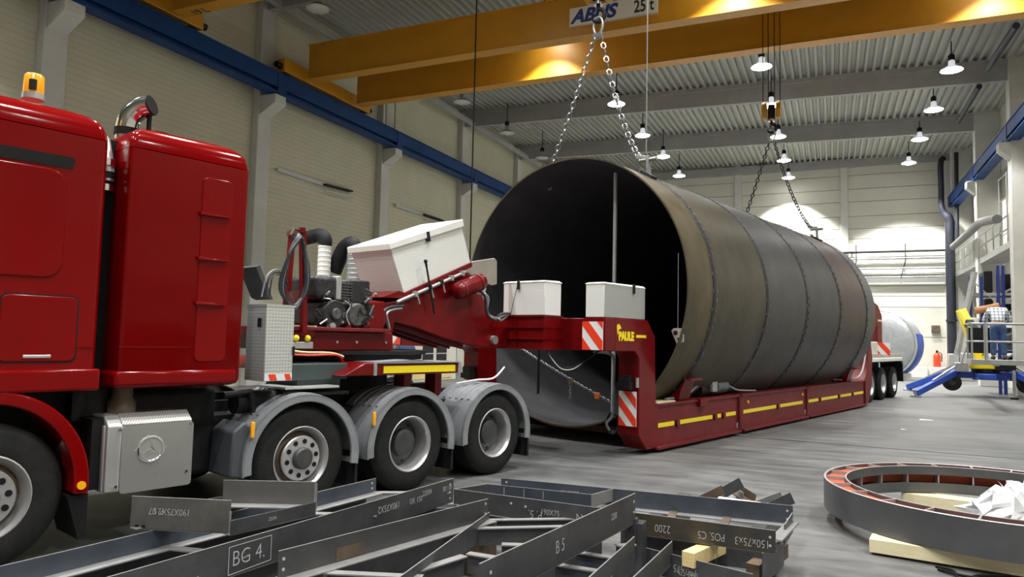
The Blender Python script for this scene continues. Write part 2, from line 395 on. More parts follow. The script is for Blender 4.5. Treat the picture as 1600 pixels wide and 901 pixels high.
struct('trim_2', MB().box(-15.95, -15.75, YF, YB, 11.9, 12.12), CONC, base=(-15.85, 10, 11.9), label='grey rain pipe along the left roof edge', cat='pipe', bevel=.03)
eb = MB().box(XL, XR, YB - .25, YB, 11.85, 12.35); struct('trim_3', eb, CONC, base=(-5, YB, 11.9), label='edge beam on top of the back wall', cat='roof beam')
# dark diagonal downpipes under the roof at right
for i, (p, q) in enumerate((((1588, 40), (1543, 108)), ((1530, 135), (1497, 190)))):
    struct('trim_%d' % (4 + i), MB().cyl(HX(*p, 5.0), HX(*q, 5.0), .1, 10), PIPEB, base=HX(*p, 5.0), label=('upper' if i == 0 else 'lower') + ' dark pipe hung under the roof at the right', cat='pipe', smooth=40)
# cable pairs on the left wall above the runway
for i, px in enumerate((604, 618)):
    p = HX(px, 160, -16.1); struct('trim_%d' % (6 + i), MB().cyl((p.x, p.y, 9.8), (p.x, p.y, 12.0), .03, 6), GALV, base=(p.x, p.y, 9.8), label=('thin' if i == 0 else 'second thin') + ' conduit on the left wall above the third column', cat='conduit')
# wall light fittings on the left wall
for i, (p, q, r) in enumerate((((433, 264.4), (505, 288), (547, 299)), ((617.8, 320.7), (660, 335), (690, 345)))):
    t = thing('wall_rail', ('upper' if i == 0 else 'far') + ' thin rail with a bracket mounted on the left wall', 'rail', HX(*p, XL + .1))
    a, b_, c = HX(*p, XL + .08), HX(*q, XL + .08), HX(*r, XL + .08)
    part('rail', MB().bar(a, b_, .04, .12), GALV, t); part('bracket', MB().bar(b_, c, .3, .05), SOOT, t); part('tray', MB().bar(b_ + Vector((.1, 0, -.22)), c + Vector((.1, 0, -.22)), .05, .05), GALV, t)
# pipes and rails on the back wall (right bay)
pr = thing('pipe_rack', 'bundle of horizontal pipes on brackets along the back wall', 'pipe rack', (3, YB - .5, 5.5))
for z, r, M in ((6.92, .06, SOOT), (6.55, .045, GALV), (6.42, .03, GALV), (5.98, .06, GALV), (5.72, .035, GALV), (5.5, .035, GALV)):
    part('pipe', MB().cyl((-4.8, YB - .25, z), (5.7, YB - .25, z), r, 8), M, pr, smooth=40)
part('cable_tray', MB().box(-4.8, 5.7, YB - .3, YB - .2, 5.2, 5.42), GALV, pr)
for X in (-3.8, -1.4, 1.05, 3.5):
    part('bracket', MB().bar((X + .3, YB - .27, 7.35), (X + .3, YB - .27, 6.4), .05, .05, (0, 1, 0)).bar((X + .3, YB - .27, 6.4), (X, YB - .27, 5.2), .05, .05, (0, 1, 0)), SOOT, pr)
# dark standpipe in the far right corner
sp = thing('standpipe', 'thick dark blue pipe standing in the far right corner', 'pipe', (5.72, 43.4, 0))
part('riser', MB().tube(catmull([(5.75, 43.4, 0), (5.75, 43.4, 7.2), (5.75, 43.4, 8.3), (5.42, 43.4, 9.0), (5.4, 43.4, 10), (5.4, 43.4, 11.4), (5.55, 43.5, 11.7)], 5), [.22] * 13 + [.14] * 18, 14), PIPEB, sp, smooth=60)
part('side_pipe', MB().cyl((6.05, 43.2, 7), (6.1, 43.3, 11.9), .1, 10), PIPEB, sp, smooth=60)
part('flange', MB().cyl((5.75, 43.4, 3.0), (5.75, 43.4, 3.12), .26, 14), PIPEB, sp, smooth=40)
# big grey duct, walkway with railing and brackets on the right wall
dk = thing('air_duct', 'grey round duct running along the right wall above the walkway', 'duct', (6, 36, 6))
part('duct', MB().tube([HX(1490, 385, 5.66), HX(1512, 366, 5.66), HX(1530, 348, 5.66), HX(1545, 344, 5.66), HX(1558, 342, 5.72)], .17, 14), mat('duct_grey', (.14, .14, .14), .5, .3), dk, smooth=60)
wk = thing('walkway', 'steel walkway with railing high on the right wall', 'walkway', (6.2, 34, 5.6))
for (y0, y1) in ((31.2, 36.9), (37.8, 43.6)):
    part('deck', MB().box(6.0, 6.9, y0, y1, 5.35, 5.6), GALV, wk)
    for z in (6.1, 6.6): part('rail', MB().cyl((6.02, y0, z), (6.02, y1, z), .03, 6), GALV, wk)
    for k in range(5): part('post', MB().cyl((6.02, y0 + (y1 - y0) * k / 4, 5.6), (6.02, y0 + (y1 - y0) * k / 4, 6.62), .03, 6), GALV, wk)
ld = thing('wall_ladder', 'thin steel ladder hoop on the right wall under the runway', 'ladder', (6.3, 33, 6))
for Y in (33.2, 34.6): part('stile', MB().cyl((6.35, Y, 5.6), (6.35, Y, 8.6), .03, 6), GALV, ld)
for z in (6.2, 6.9, 7.6, 8.55): part('rung', MB().cyl((6.35, 33.2, z), (6.35, 34.6, z), .02, 6), GALV, ld)
# electrical box on back wall and extinguisher, blocks
solo('switch_box', MB().box(5.0, 5.4, YB - .2, YB - .03, 2.45, 2.85), RUSTY, 'small brown box on the back wall above the extinguisher', 'box', (5.2, YB - .2, 2.4), bevel=.02)
fe = thing('fire_extinguisher', 'red fire extinguisher against the back wall', 'extinguisher', (5.2, 44.6, .6))
part('cylinder', MB().lathe([(0, .6), (.17, .6), (.18, .66), (.18, 1.2), (.1, 1.34), (.05, 1.36), (0, 1.36)], (5.2, 44.6, 0), (0, 0, 1), 14), WRED, fe, smooth=50)
part('valve', MB().box(5.16, 5.24, 44.55, 44.65, 1.36, 1.5), BLACK, fe); part('hose', MB().tube([(5.22, 44.5, 1.45), (5.4, 44.4, 1.3), (5.4, 44.4, .9)], .025, 6), BLACK, fe)
for i, X in enumerate((4.15, 5.35)):
    solo('concrete_block', MB().box(X - .55, X + .55, 44.1, 44.75, 0, .6), WHITE, ('left' if i == 0 else 'right') + ' white concrete block at the foot of the back wall', 'block', (X, 44.4, 0), bevel=.03)
# ------------------------------------------------------------------ high-bay lamps
bm_ = MB().lathe([(.06, .36), (.1, .33), (.11, .17), (.22, .11), (.36, 0), (.34, 0), (.2, .09), (.08, .15)], (0, 0, 0), (0, 0, 1), 20).mesh('lamp_bell', BELL, Vector(), 50)
bm_on = bm_.copy(); bm_on.materials.clear(); bm_on.materials.append(BELLON)
gear_ = MB().lathe([(0, .36), (.1, .36), (.11, .52), (.05, .58), (0, .58)], (0, 0, 0), (0, 0, 1), 12).mesh('lamp_gear', SOOT, Vector(), 50)
lens_on = MB().lathe([(0, -.07), (.18, -.05), (.32, -.005), (.35, .01)], (0, 0, 0), (0, 0, 1), 20).mesh('lamp_lens', GLOW, Vector(), 50)
lens_off = MB().lathe([(0, -.04), (.18, -.03), (.34, .01)], (0, 0, 0), (0, 0, 1), 20).mesh('lamp_lens_off', LENS, Vector(), 50)
rod_ = MB().cyl((0, 0, .55), (0, 0, 1.0), .02, 6).mesh('lamp_rod', SOOT, Vector())
NL = 0
def lamp(X, Y, z, label, on=True, power=1., group=None):
    t = thing('high_bay_lamp', label, 'lamp', (X, Y, z), group=group)
    if any(abs(Y - q) < .75 for q in COLY): pass
    piece('reflector', bm_on if on else bm_, t, (X, Y, z)); piece('ballast', gear_, t, (X, Y, z)); piece('lens', lens_on if on else lens_off, t, (X, Y, z))
    h = max(.1, roofz(X) - z - .55); piece('rod', rod_, t, (X, Y, z + .55 - .55 * h / .45), scale=(1, 1, h / .45))
    if on:
        ld_ = bpy.data.lights.new('lamp_light', 'SPOT'); ld_.energy = LAMP_W * power; ld_.spot_size = math.radians(104); ld_.spot_blend = .3; ld_.shadow_soft_size = .25
        ld_.color = (1, .985, .945)
        lo = bpy.data.objects.new('light', ld_); COL.objects.link(lo); lo.parent = t; lo.location = (0, 0, -.12)
ZL = 11.2
ROWS = [('along the left wall', [(497, 14), (722, 160), (792, 208), (847, 247)]), ('above the truck line', [(963, 163), (1004, 212), (1036, 245), (1061, 275)]),
        ('along the middle of the hall', [(1190, 105), (1205, 165), (1216, 214), (1225, 251), (1232, 278)]), ('along the right wall', [(1487, 110), (1459, 172), (1437, 218), (1420, 255)])]
ORD = ['nearest', 'second', 'third', 'fourth', 'fifth']
for ri, (nm, pts) in enumerate(ROWS):
    for k, p in enumerate(pts):
        q = Hz(*p, ZL)
        lamp(q.x, q.y, ZL, ('unlit ' if ri == 0 else 'glowing ') + f'high-bay lamp, {ORD[k]} in view in the row {nm}', on=ri > 0, power=3.4 if q.y > 40 else 2. if q.y > 35 else 1.15, group='high-bay roof lamps')
for X, ys in ((-13.8, (.5, 5.5,)), (-7.95, (-1, 4.2, 9, 14.2, 19.85, 22.9)), (-2.15, (-6, -.5, 4.6, 9, 17.2, 21.6)), (3.85, (-6, -1, 4.6, 9, 14, 19.85, 23.1))):
    for Y in ys:
        lamp(X, Y, ZL, 'glowing high-bay lamp out of view above the cranes or the camera', power=1.5 if X < -7 and Y < 6 else 1., group='high-bay roof lamps over the cranes')
# ------------------------------------------------------------------ cranes
def girder(t, y0, y1, z0, z1, x0=-15.5, x1=5.7, f=.07):
    g = part('girder', MB().box(x0, x1, y0 + f, y1 - f, z0 + .02, z1 - .02), CRANE, t)
    part('bottom_flange', MB().box(x0, x1, y0, y1, z0, z0 + .03), CRANE, g); part('top_flange', MB().box(x0, x1, y0, y1, z1 - .03, z1), CRANE, g)
    return g
def crane(ys, lab, x, hook, sign=False):
    (a0, a1), (b0, b1) = ys
    t = thing('overhead_crane', lab, 'crane', (-5, a0, 9.9))
    girder(t, a0, a1, 9.9, 11.05); girder(t, b0, b1, 9.9, 11.05)
    for X in (-15.88, 6.05):
        ec = part('end_carriage', MB().box(X - .16, X + .16, a0 - .8, b1 + .8, 9.92, 10.35), CRANE, t, bevel=.02)
        for Y in (a0 - .55, b1 + .55): part('carriage_wheel', MB().cyl((X - .06, Y, 10.02), (X + .06, Y, 10.02), .17, 16), SOOT, ec)
        part('buffer', MB().cyl((X, a0 - .8, 10.1), (X, a0 - 1.0, 10.1), .1, 10), BLACK, ec); part('buffer', MB().cyl((X, b1 + .8, 10.1), (X, b1 + 1.0, 10.1), .1, 10), BLACK, ec)
    hx, hy, hz = hook; ym = (a1 + b0) / 2
    tr = part('trolley', MB().box(hx - .7, hx + .7, a0 + .1, b1 - .1, 11.08, 11.2), CRANE, t)
    part('hoist_drum', MB().cyl((hx - .6, ym, 11.42), (hx + .6, ym, 11.42), .22, 16), SOOT, tr, smooth=40)
    part('hoist_motor', MB().cyl((hx + .6, ym, 11.42), (hx + 1.0, ym, 11.42), .16, 12), GALV, tr, smooth=40)
    hb = part('hook_block', MB().box(hx - .09, hx + .09, hy - .1, hy + .1, hz + .0, hz + .4), SOOT, t, bevel=.03)
    for s in (-1, 1): part('sheave', MB().cyl((hx + s * .12, hy, hz + .25), (hx + s * .24, hy, hz + .25), .24, 18), CRANE, hb, bevel=.02)
    for sx in (-.22, -.08, .08, .22): part('rope', MB().cyl((hx + sx, hy, hz + .4), (hx + sx, hy, 11.3), .012, 6), SOOT, hb)
    hk = [(hx, hy, hz + .05), (hx, hy, hz - .12)] + [(hx + .12 * math.sin(math.radians(q)), hy, hz - .24 + .12 * math.cos(math.radians(q))) for q in range(20, 270, 25)]
    part('hook', MB().tube(hk, [.04, .035] + [.04] * 6 + [.036, .032, .026, .016], 10), SOOT, hb, smooth=60)
    part('swivel', MB().cyl((hx, hy, hz - .05), (hx, hy, hz + .05), .09, 12), CHROME, hb, smooth=40)
    return t
HK1 = fromT((-7, 10.57, 7.75)); HK2 = fromT((-7, 19.15, 7.75))
c1 = crane(((10.5, 10.95), (12.78, 13.2)), 'yellow overhead crane nearest the camera, cut off by the top edge', 0, HK1)
c2 = crane(((18.0, 18.42), (20.6, 21.02)), 'yellow double-girder overhead crane carrying the white sign', 0, HK2)
# sign on the near girder of the second crane
YS = 17.985
p0 = HY(890, 42, YS); p1 = HY(1027, 20, YS); SZ = p0.z
sg = part('sign_board', MB().box(p0.x, p1.x, YS - .02, YS + .1, SZ, SZ + .5), SIGNW, c2)
lettering('sign_letters', 'ABUS', SIGNB, sg, (p0.x + .06, YS - .022, SZ + .08), (1, 0, 0), (0, -1, 0), .5, shear=.3, bold=.022, sx=1.02)
lettering('sign_numbers', '25 t', SIGNK, sg, (p1.x - .62, YS - .022, SZ + .09), (1, 0, 0), (0, -1, 0), .46, bold=.008, sx=.72)
pz = HY(655, 113, 17.99)
lettering('girder_mark', '19 L', SIGNK, c1, HY(328, 18, 12.9) + Vector((-.5, 0, 0)), (1, 0, 0), (0, 0, -1), .3, bold=.01)
# loose control cables hanging from the cranes
for i, (pa, pb, lab, Y) in enumerate((((745, -5), (737, 372), 'thin cable hanging in front of the left wall by the vessel rim', 13.6), ((1012, -5), (1010, 238), 'thin wire hanging from the crane down to the front lifting lug', 12.2))):
    a = HY(*pa, Y); b_ = HY(*pb, Y); b2 = Vector((a.x, Y, b_.z if i else .9))
    solo('control_cable', MB().cyl((a.x, Y, 10.0), b2, .016 if i == 0 else .011, 6), SOOT if i == 0 else GALV, lab, 'cable', (a.x, Y, b2.z))
# ------------------------------------------------------------------ chain slings
def chain_mesh(mb, p0, p1, L=.11, r=.011, wd=.032, sag=0.):
    p0 = Vector(p0); p1 = Vector(p1); n = max(2, int((p1 - p0).length / (L * .72)))
    pts = [p0.lerp(p1, i / n) + Vector((0, 0, -sag * 4 * (i / n) * (1 - i / n))) for i in range(n + 1)]
    for i in range(n):
        a, b = pts[i], pts[i + 1]; d = (b - a).normalized(); c = (a + b) / 2
        s0 = d.cross(Vector((0, 0, 1))).normalized()
        if s0.length < .1: s0 = Vector((1, 0, 0))
        s1 = d.cross(s0)
        q = (s0 + s1).normalized() if i % 2 else (s0 - s1).normalized()
        h = L / 2 - wd
        mb.tube([c + d * (h + wd * .8) , c + d * h + q * wd, c - d * h + q * wd, c - d * (h + wd * .8), c - d * h - q * wd, c + d * h - q * wd], r, 5, closed=True)
    return mb
# ================================================================== THE VESSEL
CHAINM = mat('chain_steel', (.3, .3, .31), .35, .8)
VC = (-7.0, 2.453); VR = 2.24; VY = [9.68, 10.56, 12.8, 15.0, 17.3, 19.57, 20.4]
def vpt(Y, deg, r=VR): a = math.radians(deg); return Vector((VC[0] + r * math.sin(a), Y, VC[1] + r * math.cos(a)))   # deg from the top towards the camera side
vs_ = thing('steel_vessel', 'huge brown-grey steel cylinder with welded seams lying on the red trailer', 'vessel', (-7, 15, .21), 'T')
o0 = (VC[0], 0, VC[1])
for i in range(6):
    y0, y1 = VY[i] + (.0 if i == 0 else .005), VY[i + 1] - (.005 if i < 5 else 0)
    prof = [(VR - .025, y0), (VR, y0), (VR, y1), (VR - .025, y1)]
    part('shell_course', MB().lathe(prof, o0, (0, 1, 0), 112), VES[i], vs_, smooth=30)
part('inner_skin', MB().lathe([(VR - .026, VY[0] + .002), (VR - .026, VY[6] - .05)], o0, (0, 1, 0), 96), VIN, vs_, smooth=30)
part('end_plate', MB().lathe([(0, VY[6] - .3), (1.6, VY[6] - .25), (VR - .03, VY[6] - .05)], o0, (0, 1, 0), 96), VIN, vs_, smooth=30)
for i in range(1, 6):
    Y = VY[i]
    s = part('weld_seam', MB().lathe([(VR, Y - .045), (VR + .014, Y - .035), (VR + .014, Y + .035), (VR, Y + .045)], o0, (0, 1, 0), 112), SEAMM, vs_, smooth=30)
    tk = MB()
    for k in range(96):
        d = k * 3.75 + random.uniform(-.3, .3)
        if random.random() < .12: continue
        w_ = random.uniform(.5, 1.0); yy = Y + .058; z_ = random.uniform(.02, .032)
        tk.hexa([vpt(yy - z_, d - w_, VR - .004), vpt(yy + z_, d - w_, VR - .004), vpt(yy + z_, d + w_, VR - .004), vpt(yy - z_, d + w_, VR - .004),
                 vpt(yy - z_ * .6, d - w_ * .8, VR + .02), vpt(yy + z_ * .6, d - w_ * .8, VR + .02), vpt(yy + z_ * .6, d + w_ * .8, VR + .02), vpt(yy - z_ * .6, d + w_ * .8, VR + .02)])
    part('weld_tacks', tk, TACK if i < 3 else ALU if False else SEAMM, s, kind='stuff')  # paler tacks on the front seams put the light there into the colour
    tk = MB()
    for k in range(48):
        d = k * 7.5 + random.uniform(-1, 1); w_ = random.uniform(.5, .9); yy = Y - .062
        tk.hexa([vpt(yy - .014, d - w_, VR - .004), vpt(yy + .014, d - w_, VR - .004), vpt(yy + .014, d + w_, VR - .004), vpt(yy - .014, d + w_, VR - .004),
                 vpt(yy - .01, d - w_, VR + .012), vpt(yy + .01, d - w_, VR + .012), vpt(yy + .01, d + w_, VR + .012), vpt(yy - .01, d + w_, VR + .012)])
    part('weld_clips', tk, TACK, s, kind='stuff')
# inside: long struts standing in the mouth, perforated clip plate at the rim
for X, Y, z0, z1 in ((-6.07, 9.95, .42, 4.45), (-5.2, 10.3, 1.05, 3.7)):
    pass
a = Ty(962, 270, 10.2); part('mouth_strut', MB().cyl((a.x, 10.2, a.z), (a.x, 10.2, VC[1] - math.sqrt(max(.01, 2.2 ** 2 - (a.x + 7) ** 2))), .035, 10), GALV, vs_, smooth=40)
a = Ty(1060, 395, 10.0); part('mouth_wire', MB().cyl((a.x, 10.0, a.z), (a.x, 10.0, VC[1] - math.sqrt(max(.01, 2.2 ** 2 - (a.x + 7) ** 2))), .006, 6), GALV, vs_)
a = Ty(1057, 523, 9.75); lg = part('clip_plate', MB().prism([(a.x - .07, a.z + .06), (a.x - .03, a.z + .1), (a.x + .12, a.z + .1), (a.x + .12, a.z - .1), (a.x + .02, a.z - .14)], 'y', 9.72, 9.75), ALU, vs_)
part('clip_hole', MB().cyl((a.x, 9.715, a.z + .03), (a.x, 9.722, a.z + .03), .035, 12), BLACK, lg); part('clip_hole', MB().cyl((a.x + .05, 9.715, a.z - .06), (a.x + .05, 9.722, a.z - .06), .02, 12), BLACK, lg)
# lifting lugs on top
LUGS = {}
for Y, nm in ((10.44, 'front'), (19.3, 'rear')):
    for s in (-1, 1):
        d = 30 * s; b = vpt(Y, d); n_ = (vpt(Y, d, VR + 1) - b)
        up = Vector((0, 0, 1)); top = b + Vector((0, 0, .34))
        tg = Vector((n_.z, 0, -n_.x))
        l = part('lifting_lug', MB().bar(b + n_ * .02, top, .05, .1, (0, 1, 0)), STEELL, vs_, bevel=.01)
        part('lug_pin', MB().cyl(top - Vector((.16, 0, .06)), top + Vector((.16, 0, -.06)), .035, 10), STEELL, l)
        part('lug_base', MB().bar(b - tg * .12 + n_ * .02, b + tg * .12 + n_ * .02, .2, .05, n_), SEAMM, l)
        part('rigging_clip', MB().bar(b + Vector((-.16 * s, .05, .02)), b + Vector((-.14 * s, .05, .16)), .04, .08), STEELL, l)
        LUGS[(nm, s)] = top + Vector((-.14 * s, 0, -.04))
for nm, HK, lab in (('front', HK1, 'two-leg lifting chain from the near crane hook to the front lugs of the vessel'), ('rear', HK2, 'two-leg lifting chain from the second crane hook to the rear lugs')):
    hk = toT(HK)
    t = thing('chain_sling', lab, 'chain', (hk.x, hk.y, hk.z - .42), 'T', group='chain slings holding the vessel')
    j = hk + Vector((0, 0, -.56))
    part('master_link', MB().tube([j + Vector((.1 * math.sin(q), 0, .13 + .16 * math.cos(q))) for q in [2 * PI * k / 14 for k in range(14)]], .024, 8, closed=True), GALV, t, smooth=60)
    part('coupling', MB().box(j.x - .1, j.x + .1, j.y - .03, j.y + .03, j.z - .1, j.z - .01), CHAINM, t, bevel=.01)
    for s in (-1, 1):
        part('chain_leg', chain_mesh(MB(), j + Vector((.07 * s, 0, -.06)), LUGS[(nm, s)], L=.14, r=.014, wd=.037, sag=.3 if s > 0 else .08), CHAINM if nm == 'front' else SOOT, t, smooth=60)
        part('end_hook', MB().bar(LUGS[(nm, s)] + Vector((-.08 * s, 0, .06)), LUGS[(nm, s)] + Vector((.12 * s, 0, 0)), .06, .08), GALV, t, bevel=.01)
# ================================================================== THE TRUCK
XN, XF = -5.75, -8.25
tk = thing('tractor_truck', 'red four-axle heavy haulage tractor truck cut off by the left edge', 'truck', (-7, 3, 0), 'T')
def cabprof(z0, z1, inset=0., r=.24, x0=XF, x1=XN):
    """cross-section with rounded roof shoulders"""
    a = x0 + inset; b = x1 - inset
    return [(a, z0), (b, z0)] + arc((b - r, z1 - r), r, 0, 90, 6) + arc((a + r, z1 - r), r, 90, 180, 6)
def rbox(x0, x1, y0, y1, secs, r=.07):
    """box with rounded upright corners, lofted through (z, inset) sections"""
    mb = MB(); rings = []
    for z, i in secs:
        rr = max(r, i * .6 + r * .5); rings.append([(x, y, z) for x, y in rrect(x0 + i, x1 - i, y0 + i, y1 - i, rr, 5)])
    n = len(rings[0]); vs = [v for g in rings for v in g]
    fs = [(k * n + j, k * n + (j + 1) % n, (k + 1) * n + (j + 1) % n, (k + 1) * n + j) for k in range(len(rings) - 1) for j in range(n)]
    return mb.add(vs, fs + [tuple(range(n)), tuple((len(rings) - 1) * n + j for j in range(n))])
def rrect(y0, y1, z0, z1, r, n=4):
    return arc((y1 - r, z1 - r), r, 90, 0, n) + arc((y1 - r, z0 + r), r, 0, -90, n) + arc((y0 + r, z0 + r), r, -90, -180, n) + arc((y0 + r, z1 - r), r, 180, 90, n)
CAPS = [(3.062, .0), (3.11, .006), (3.16, .022), (3.2, .048), (3.235, .09), (3.26, .15), (3.28, .25), (3.29, .4)]
cab = part('cab_body', rbox(XF, XN, -.1, 2.1, [(1.2, 0), (3.056, 0)]), RED, tk, smooth=35)
rp = [(XF, 3.06), (XN, 3.06)] + arc((XN - .26, 3.06), .26, 20, 80, 5)
rp = [(XF + .005, 3.06), (XN - .005, 3.06), (XN - .015, 3.13), (XN - .05, 3.2), (XN - .13, 3.26), (XN - .3, 3.3), (XF + .3, 3.3), (XF + .13, 3.26), (XF + .05, 3.2), (XF + .015, 3.13)]
part('cab_roof', rbox(XF, XN, -.1, 2.1, CAPS), RED, tk, smooth=35)
part('cab_sill', MB().box(XF - .02, XN + .025, -.1, 2.12, 1.2, 1.36), RED, tk, bevel=.02)
def plate(name, parent, px, X, th, M, r=.0, smooth=None, bevel=0):
    """panel on a side plane: pixel corners -> real outline at plane X, thickness th outwards"""
    q = [Tx(a, b, X) for a, b in px]
    return part(name, MB().prism([(v.y, v.z) for v in q], 'x', X - .01, X + th), M, parent, bevel=bevel)
part('side_vent', MB().prism([(1.1, 2.8), (1.855, 2.8), (1.87, 2.86), (1.86, 2.885), (1.1, 2.885)], 'x', XN - .02, XN + .006), BLACK, cab)
def bead(pts, X, r=.012): return MB().tube([(X, y, z) for y, z in pts], r, 6)
part('side_moulding', MB().prism(rrect(.6, 1.83, 2.0, 2.78, .12), 'x', XN - .01, XN + .012), RED, cab, bevel=.01)
part('hatch_gap', MB().prism(rrect(1.465, 1.955, 1.405, 1.885, .05), 'x', XN - .01, XN + .003), BLACK, cab)
h = part('locker_hatch', MB().prism(rrect(1.475, 1.945, 1.415, 1.875, .045), 'x', XN - .01, XN + .009), RED, cab, bevel=.006)
part('body_crease', MB().box(XN - .01, XN + .006, -.08, 2.07, 1.515, 1.525), RED, cab)
part('locker_handle', MB().box(XN, XN + .016, 1.62, 1.79, 1.44, 1.462), ALU, cab, bevel=.004)
tow = part('rear_tower', rbox(XF, XN, 2.245, 3.235, [(1.2, .05), (1.215, .015), (1.25, 0), (3.056, 0)], r=.03), RED, tk, smooth=35)
part('tower_roof', rbox(XF, XN, 2.245, 3.235, CAPS, r=.045), RED, tk, smooth=35)
part('bounce_panel', MB().box(XF + .06, XN - .06, 3.22, 3.243, 1.3, 3.0), MUDG, tow)  # unseen grey sheet added so the tower's back bounces less red light
part('tower_skirt', MB().box(XF - .012, XN + .014, 2.22, 3.2, 1.21, 1.34), RED, tow, bevel=.03)
part('step_recess', MB().prism(rrect(2.82, 3.09, 1.4, 2.93, .05), 'x', XN - .01, XN + .008), RED, tow, bevel=.007)
for z in (2.62, 2.25, 1.88):
    part('grip_step', MB().prism([(2.8, z + .012), (3.06, z - .004), (3.06, z - .012), (2.8, z - .016)], 'x', XN, XN + .035), RED, tow, bevel=.005)
part('body_crease', MB().box(XN - .01, XN + .005, 2.24, 2.78, 1.515, 1.523), RED, tow)
# gap between cab and tower
part('gap_filler', MB().box(-8.0, -6.05, 2.05, 2.3, .95, 3.15), BLACK, tk)
part('intake_pipe', MB().tube([(-5.98, 2.17, 2.8), (-5.98, 2.17, 2.88), (-6.0, 2.16, 2.98), (-6.05, 2.15, 3.12), (-6.2, 2.15, 3.22)], .055, 12), ALU, tk, smooth=60)
for z in (2.72, 2.82, 2.92): part('intake_clamp', MB().cyl((-5.98, 2.16, z), (-5.98, 2.16, z + .05), .066, 12), CHROME if z != 2.82 else BLACK, tk, smooth=40)
# exhaust stack
ex = part('exhaust_stack', MB().tube(catmull([(-6.3, 2.42, 3.2), (-6.3, 2.42, 3.34), (-6.28, 2.44, 3.44), (-6.22, 2.49, 3.51), (-6.15, 2.54, 3.535)], 4), .09, 16), CHROME, tk, smooth=60)
part('stack_mouth', MB().cyl((-6.152, 2.5385, 3.5343), (-6.142, 2.5455, 3.5377), .084, 16), BLACK, ex)
part('stack_collar', MB().cyl((-6.3, 2.42, 3.27), (-6.3, 2.42, 3.33), .1, 16), BLACK, ex)
part('stack_bracket', MB().bar((-6.17, 2.54, 3.27), (-6.17, 2.54, 3.48), .02, .05).bar((-6.3, 2.62, 3.3), (-6.1, 2.62, 3.3), .1, .04), BLACK, ex)
# beacon
b_ = Tx(52, 150, -6.25)
bc = part('beacon', MB().lathe([(0, .15), (.055, .15), (.066, .138), (.07, .02), (.07, 0)], (b_.x, b_.y, b_.z + .015), (0, 0, 1), 20), AMBER, tk, smooth=50)
part('beacon_base', MB().cyl((b_.x, b_.y, b_.z - .03), (b_.x, b_.y, b_.z + .015), .075, 18), ALU, bc); part('beacon_motor', MB().cyl((b_.x + .05, b_.y - .02, b_.z + .03), (b_.x + .05, b_.y - .02, b_.z + .11), .028, 8), SOOT, bc)
# front mudguard, flap, reflector
W1 = (1.455, .53)
g = [(W1[0] + .535 * math.cos(math.radians(a)), W1[1] + .6 * math.sin(math.radians(a))) for a in range(-6, 96, 6)]
go = [(W1[0] + .635 * math.cos(math.radians(a)), W1[1] + .69 * math.sin(math.radians(a))) for a in range(-6, 96, 6)]
part('front_mudguard', MB().prism(g + go[::-1], 'x', XN - .5, XN + .02), RED, tk, bevel=.012)
part('round_reflector', MB().cyl((XN + .02, 2.035, .525), (XN + .032, 2.035, .525), .03, 18), AMBER, tk, smooth=40)
part('mud_flap', MB().prism([(1.96, .45), (2.1, .45), (2.1, .16), (2.05, .13)], 'x', XN - .45, XN - .02), BLACK, tk)
# silencer box with perforated plate and emblem
sb = part('silencer_box', MB().prism([(-6.3, .44), (-5.75, .44), (-5.75, .93), (-5.84, 1.0), (-6.3, 1.0)], 'y', 2.2, 2.84), ALU, tk, bevel=.012)
part('perforated_plate', MB().prism(rrect(2.3, 2.845, .42, .925, .03), 'x', -5.752, -5.738), PERF, sb)
part('perforated_top', MB().hexa([(-5.752, 2.3, .935), (-5.74, 2.3, .935), (-5.74, 2.83, .935), (-5.752, 2.83, .935), (-5.85, 2.3, 1.005), (-5.84, 2.3, 1.012), (-5.84, 2.83, 1.012), (-5.85, 2.83, 1.005)]), PERF, sb)
part('front_flank', MB().hexa([(-6.3, 2.19, .44), (-5.80, 2.19, .44), (-5.74, 2.3, .44), (-6.2, 2.3, .44), (-6.3, 2.19, .93), (-5.80, 2.19, .93), (-5.74, 2.3, .93), (-6.2, 2.3, .93)]), ALU, sb, bevel=.008)
part('dark_flank', MB().box(-6.3, -5.83, 2.12, 2.2, .46, .98), BLACK, sb)
for y, z in ((2.28, .9), (2.82, .91), (2.27, .48), (2.8, .53)): part('rivet', MB().cyl((-5.74, y, z), (-5.728, y, z), .012, 10), CHROME, sb)
ec_ = (2.515, .735); X_ = -5.733
em = part('emblem_field', MB().prism([(ec_[0] - .125, ec_[1]), (ec_[0], ec_[1] - .1), (ec_[0] + .125, ec_[1]), (ec_[0], ec_[1] + .1)], 'x', -5.74, -5.736), ALU, sb)
part('emblem_disc', MB().cyl((-5.74, *ec_), (-5.735, *ec_), .1, 28), ALU, sb)
part('emblem_ring', MB().lathe([(.1, 0), (.103, .006), (.092, .01), (.086, .006), (.084, 0)], (-5.736, *ec_), (1, 0, 0), 32), CHROME, sb, smooth=40)
st = MB()
for k in range(3):
    a = math.radians(90 + 120 * k); u_ = Vector((0, math.cos(a), math.sin(a))); v_ = Vector((0, -math.sin(a), math.cos(a))); c_ = Vector((-5.735, *ec_))
    st.add([c_ + u_ * .084, c_ + v_ * .017 - u_ * .0, c_ - v_ * .017, c_ + Vector((.012, 0, 0))], [(0, 1, 3), (0, 3, 2)])
part('emblem_star', st, CHROME, sb)
part('exhaust_elbow', MB().tube([(-5.98, 2.38, .98), (-5.98, 2.38, 1.08), (-5.98, 2.38, 1.12), (-5.98, 2.38, 1.25)], [.1, .1, .075, .075], 14), RUSTY, tk, smooth=40)
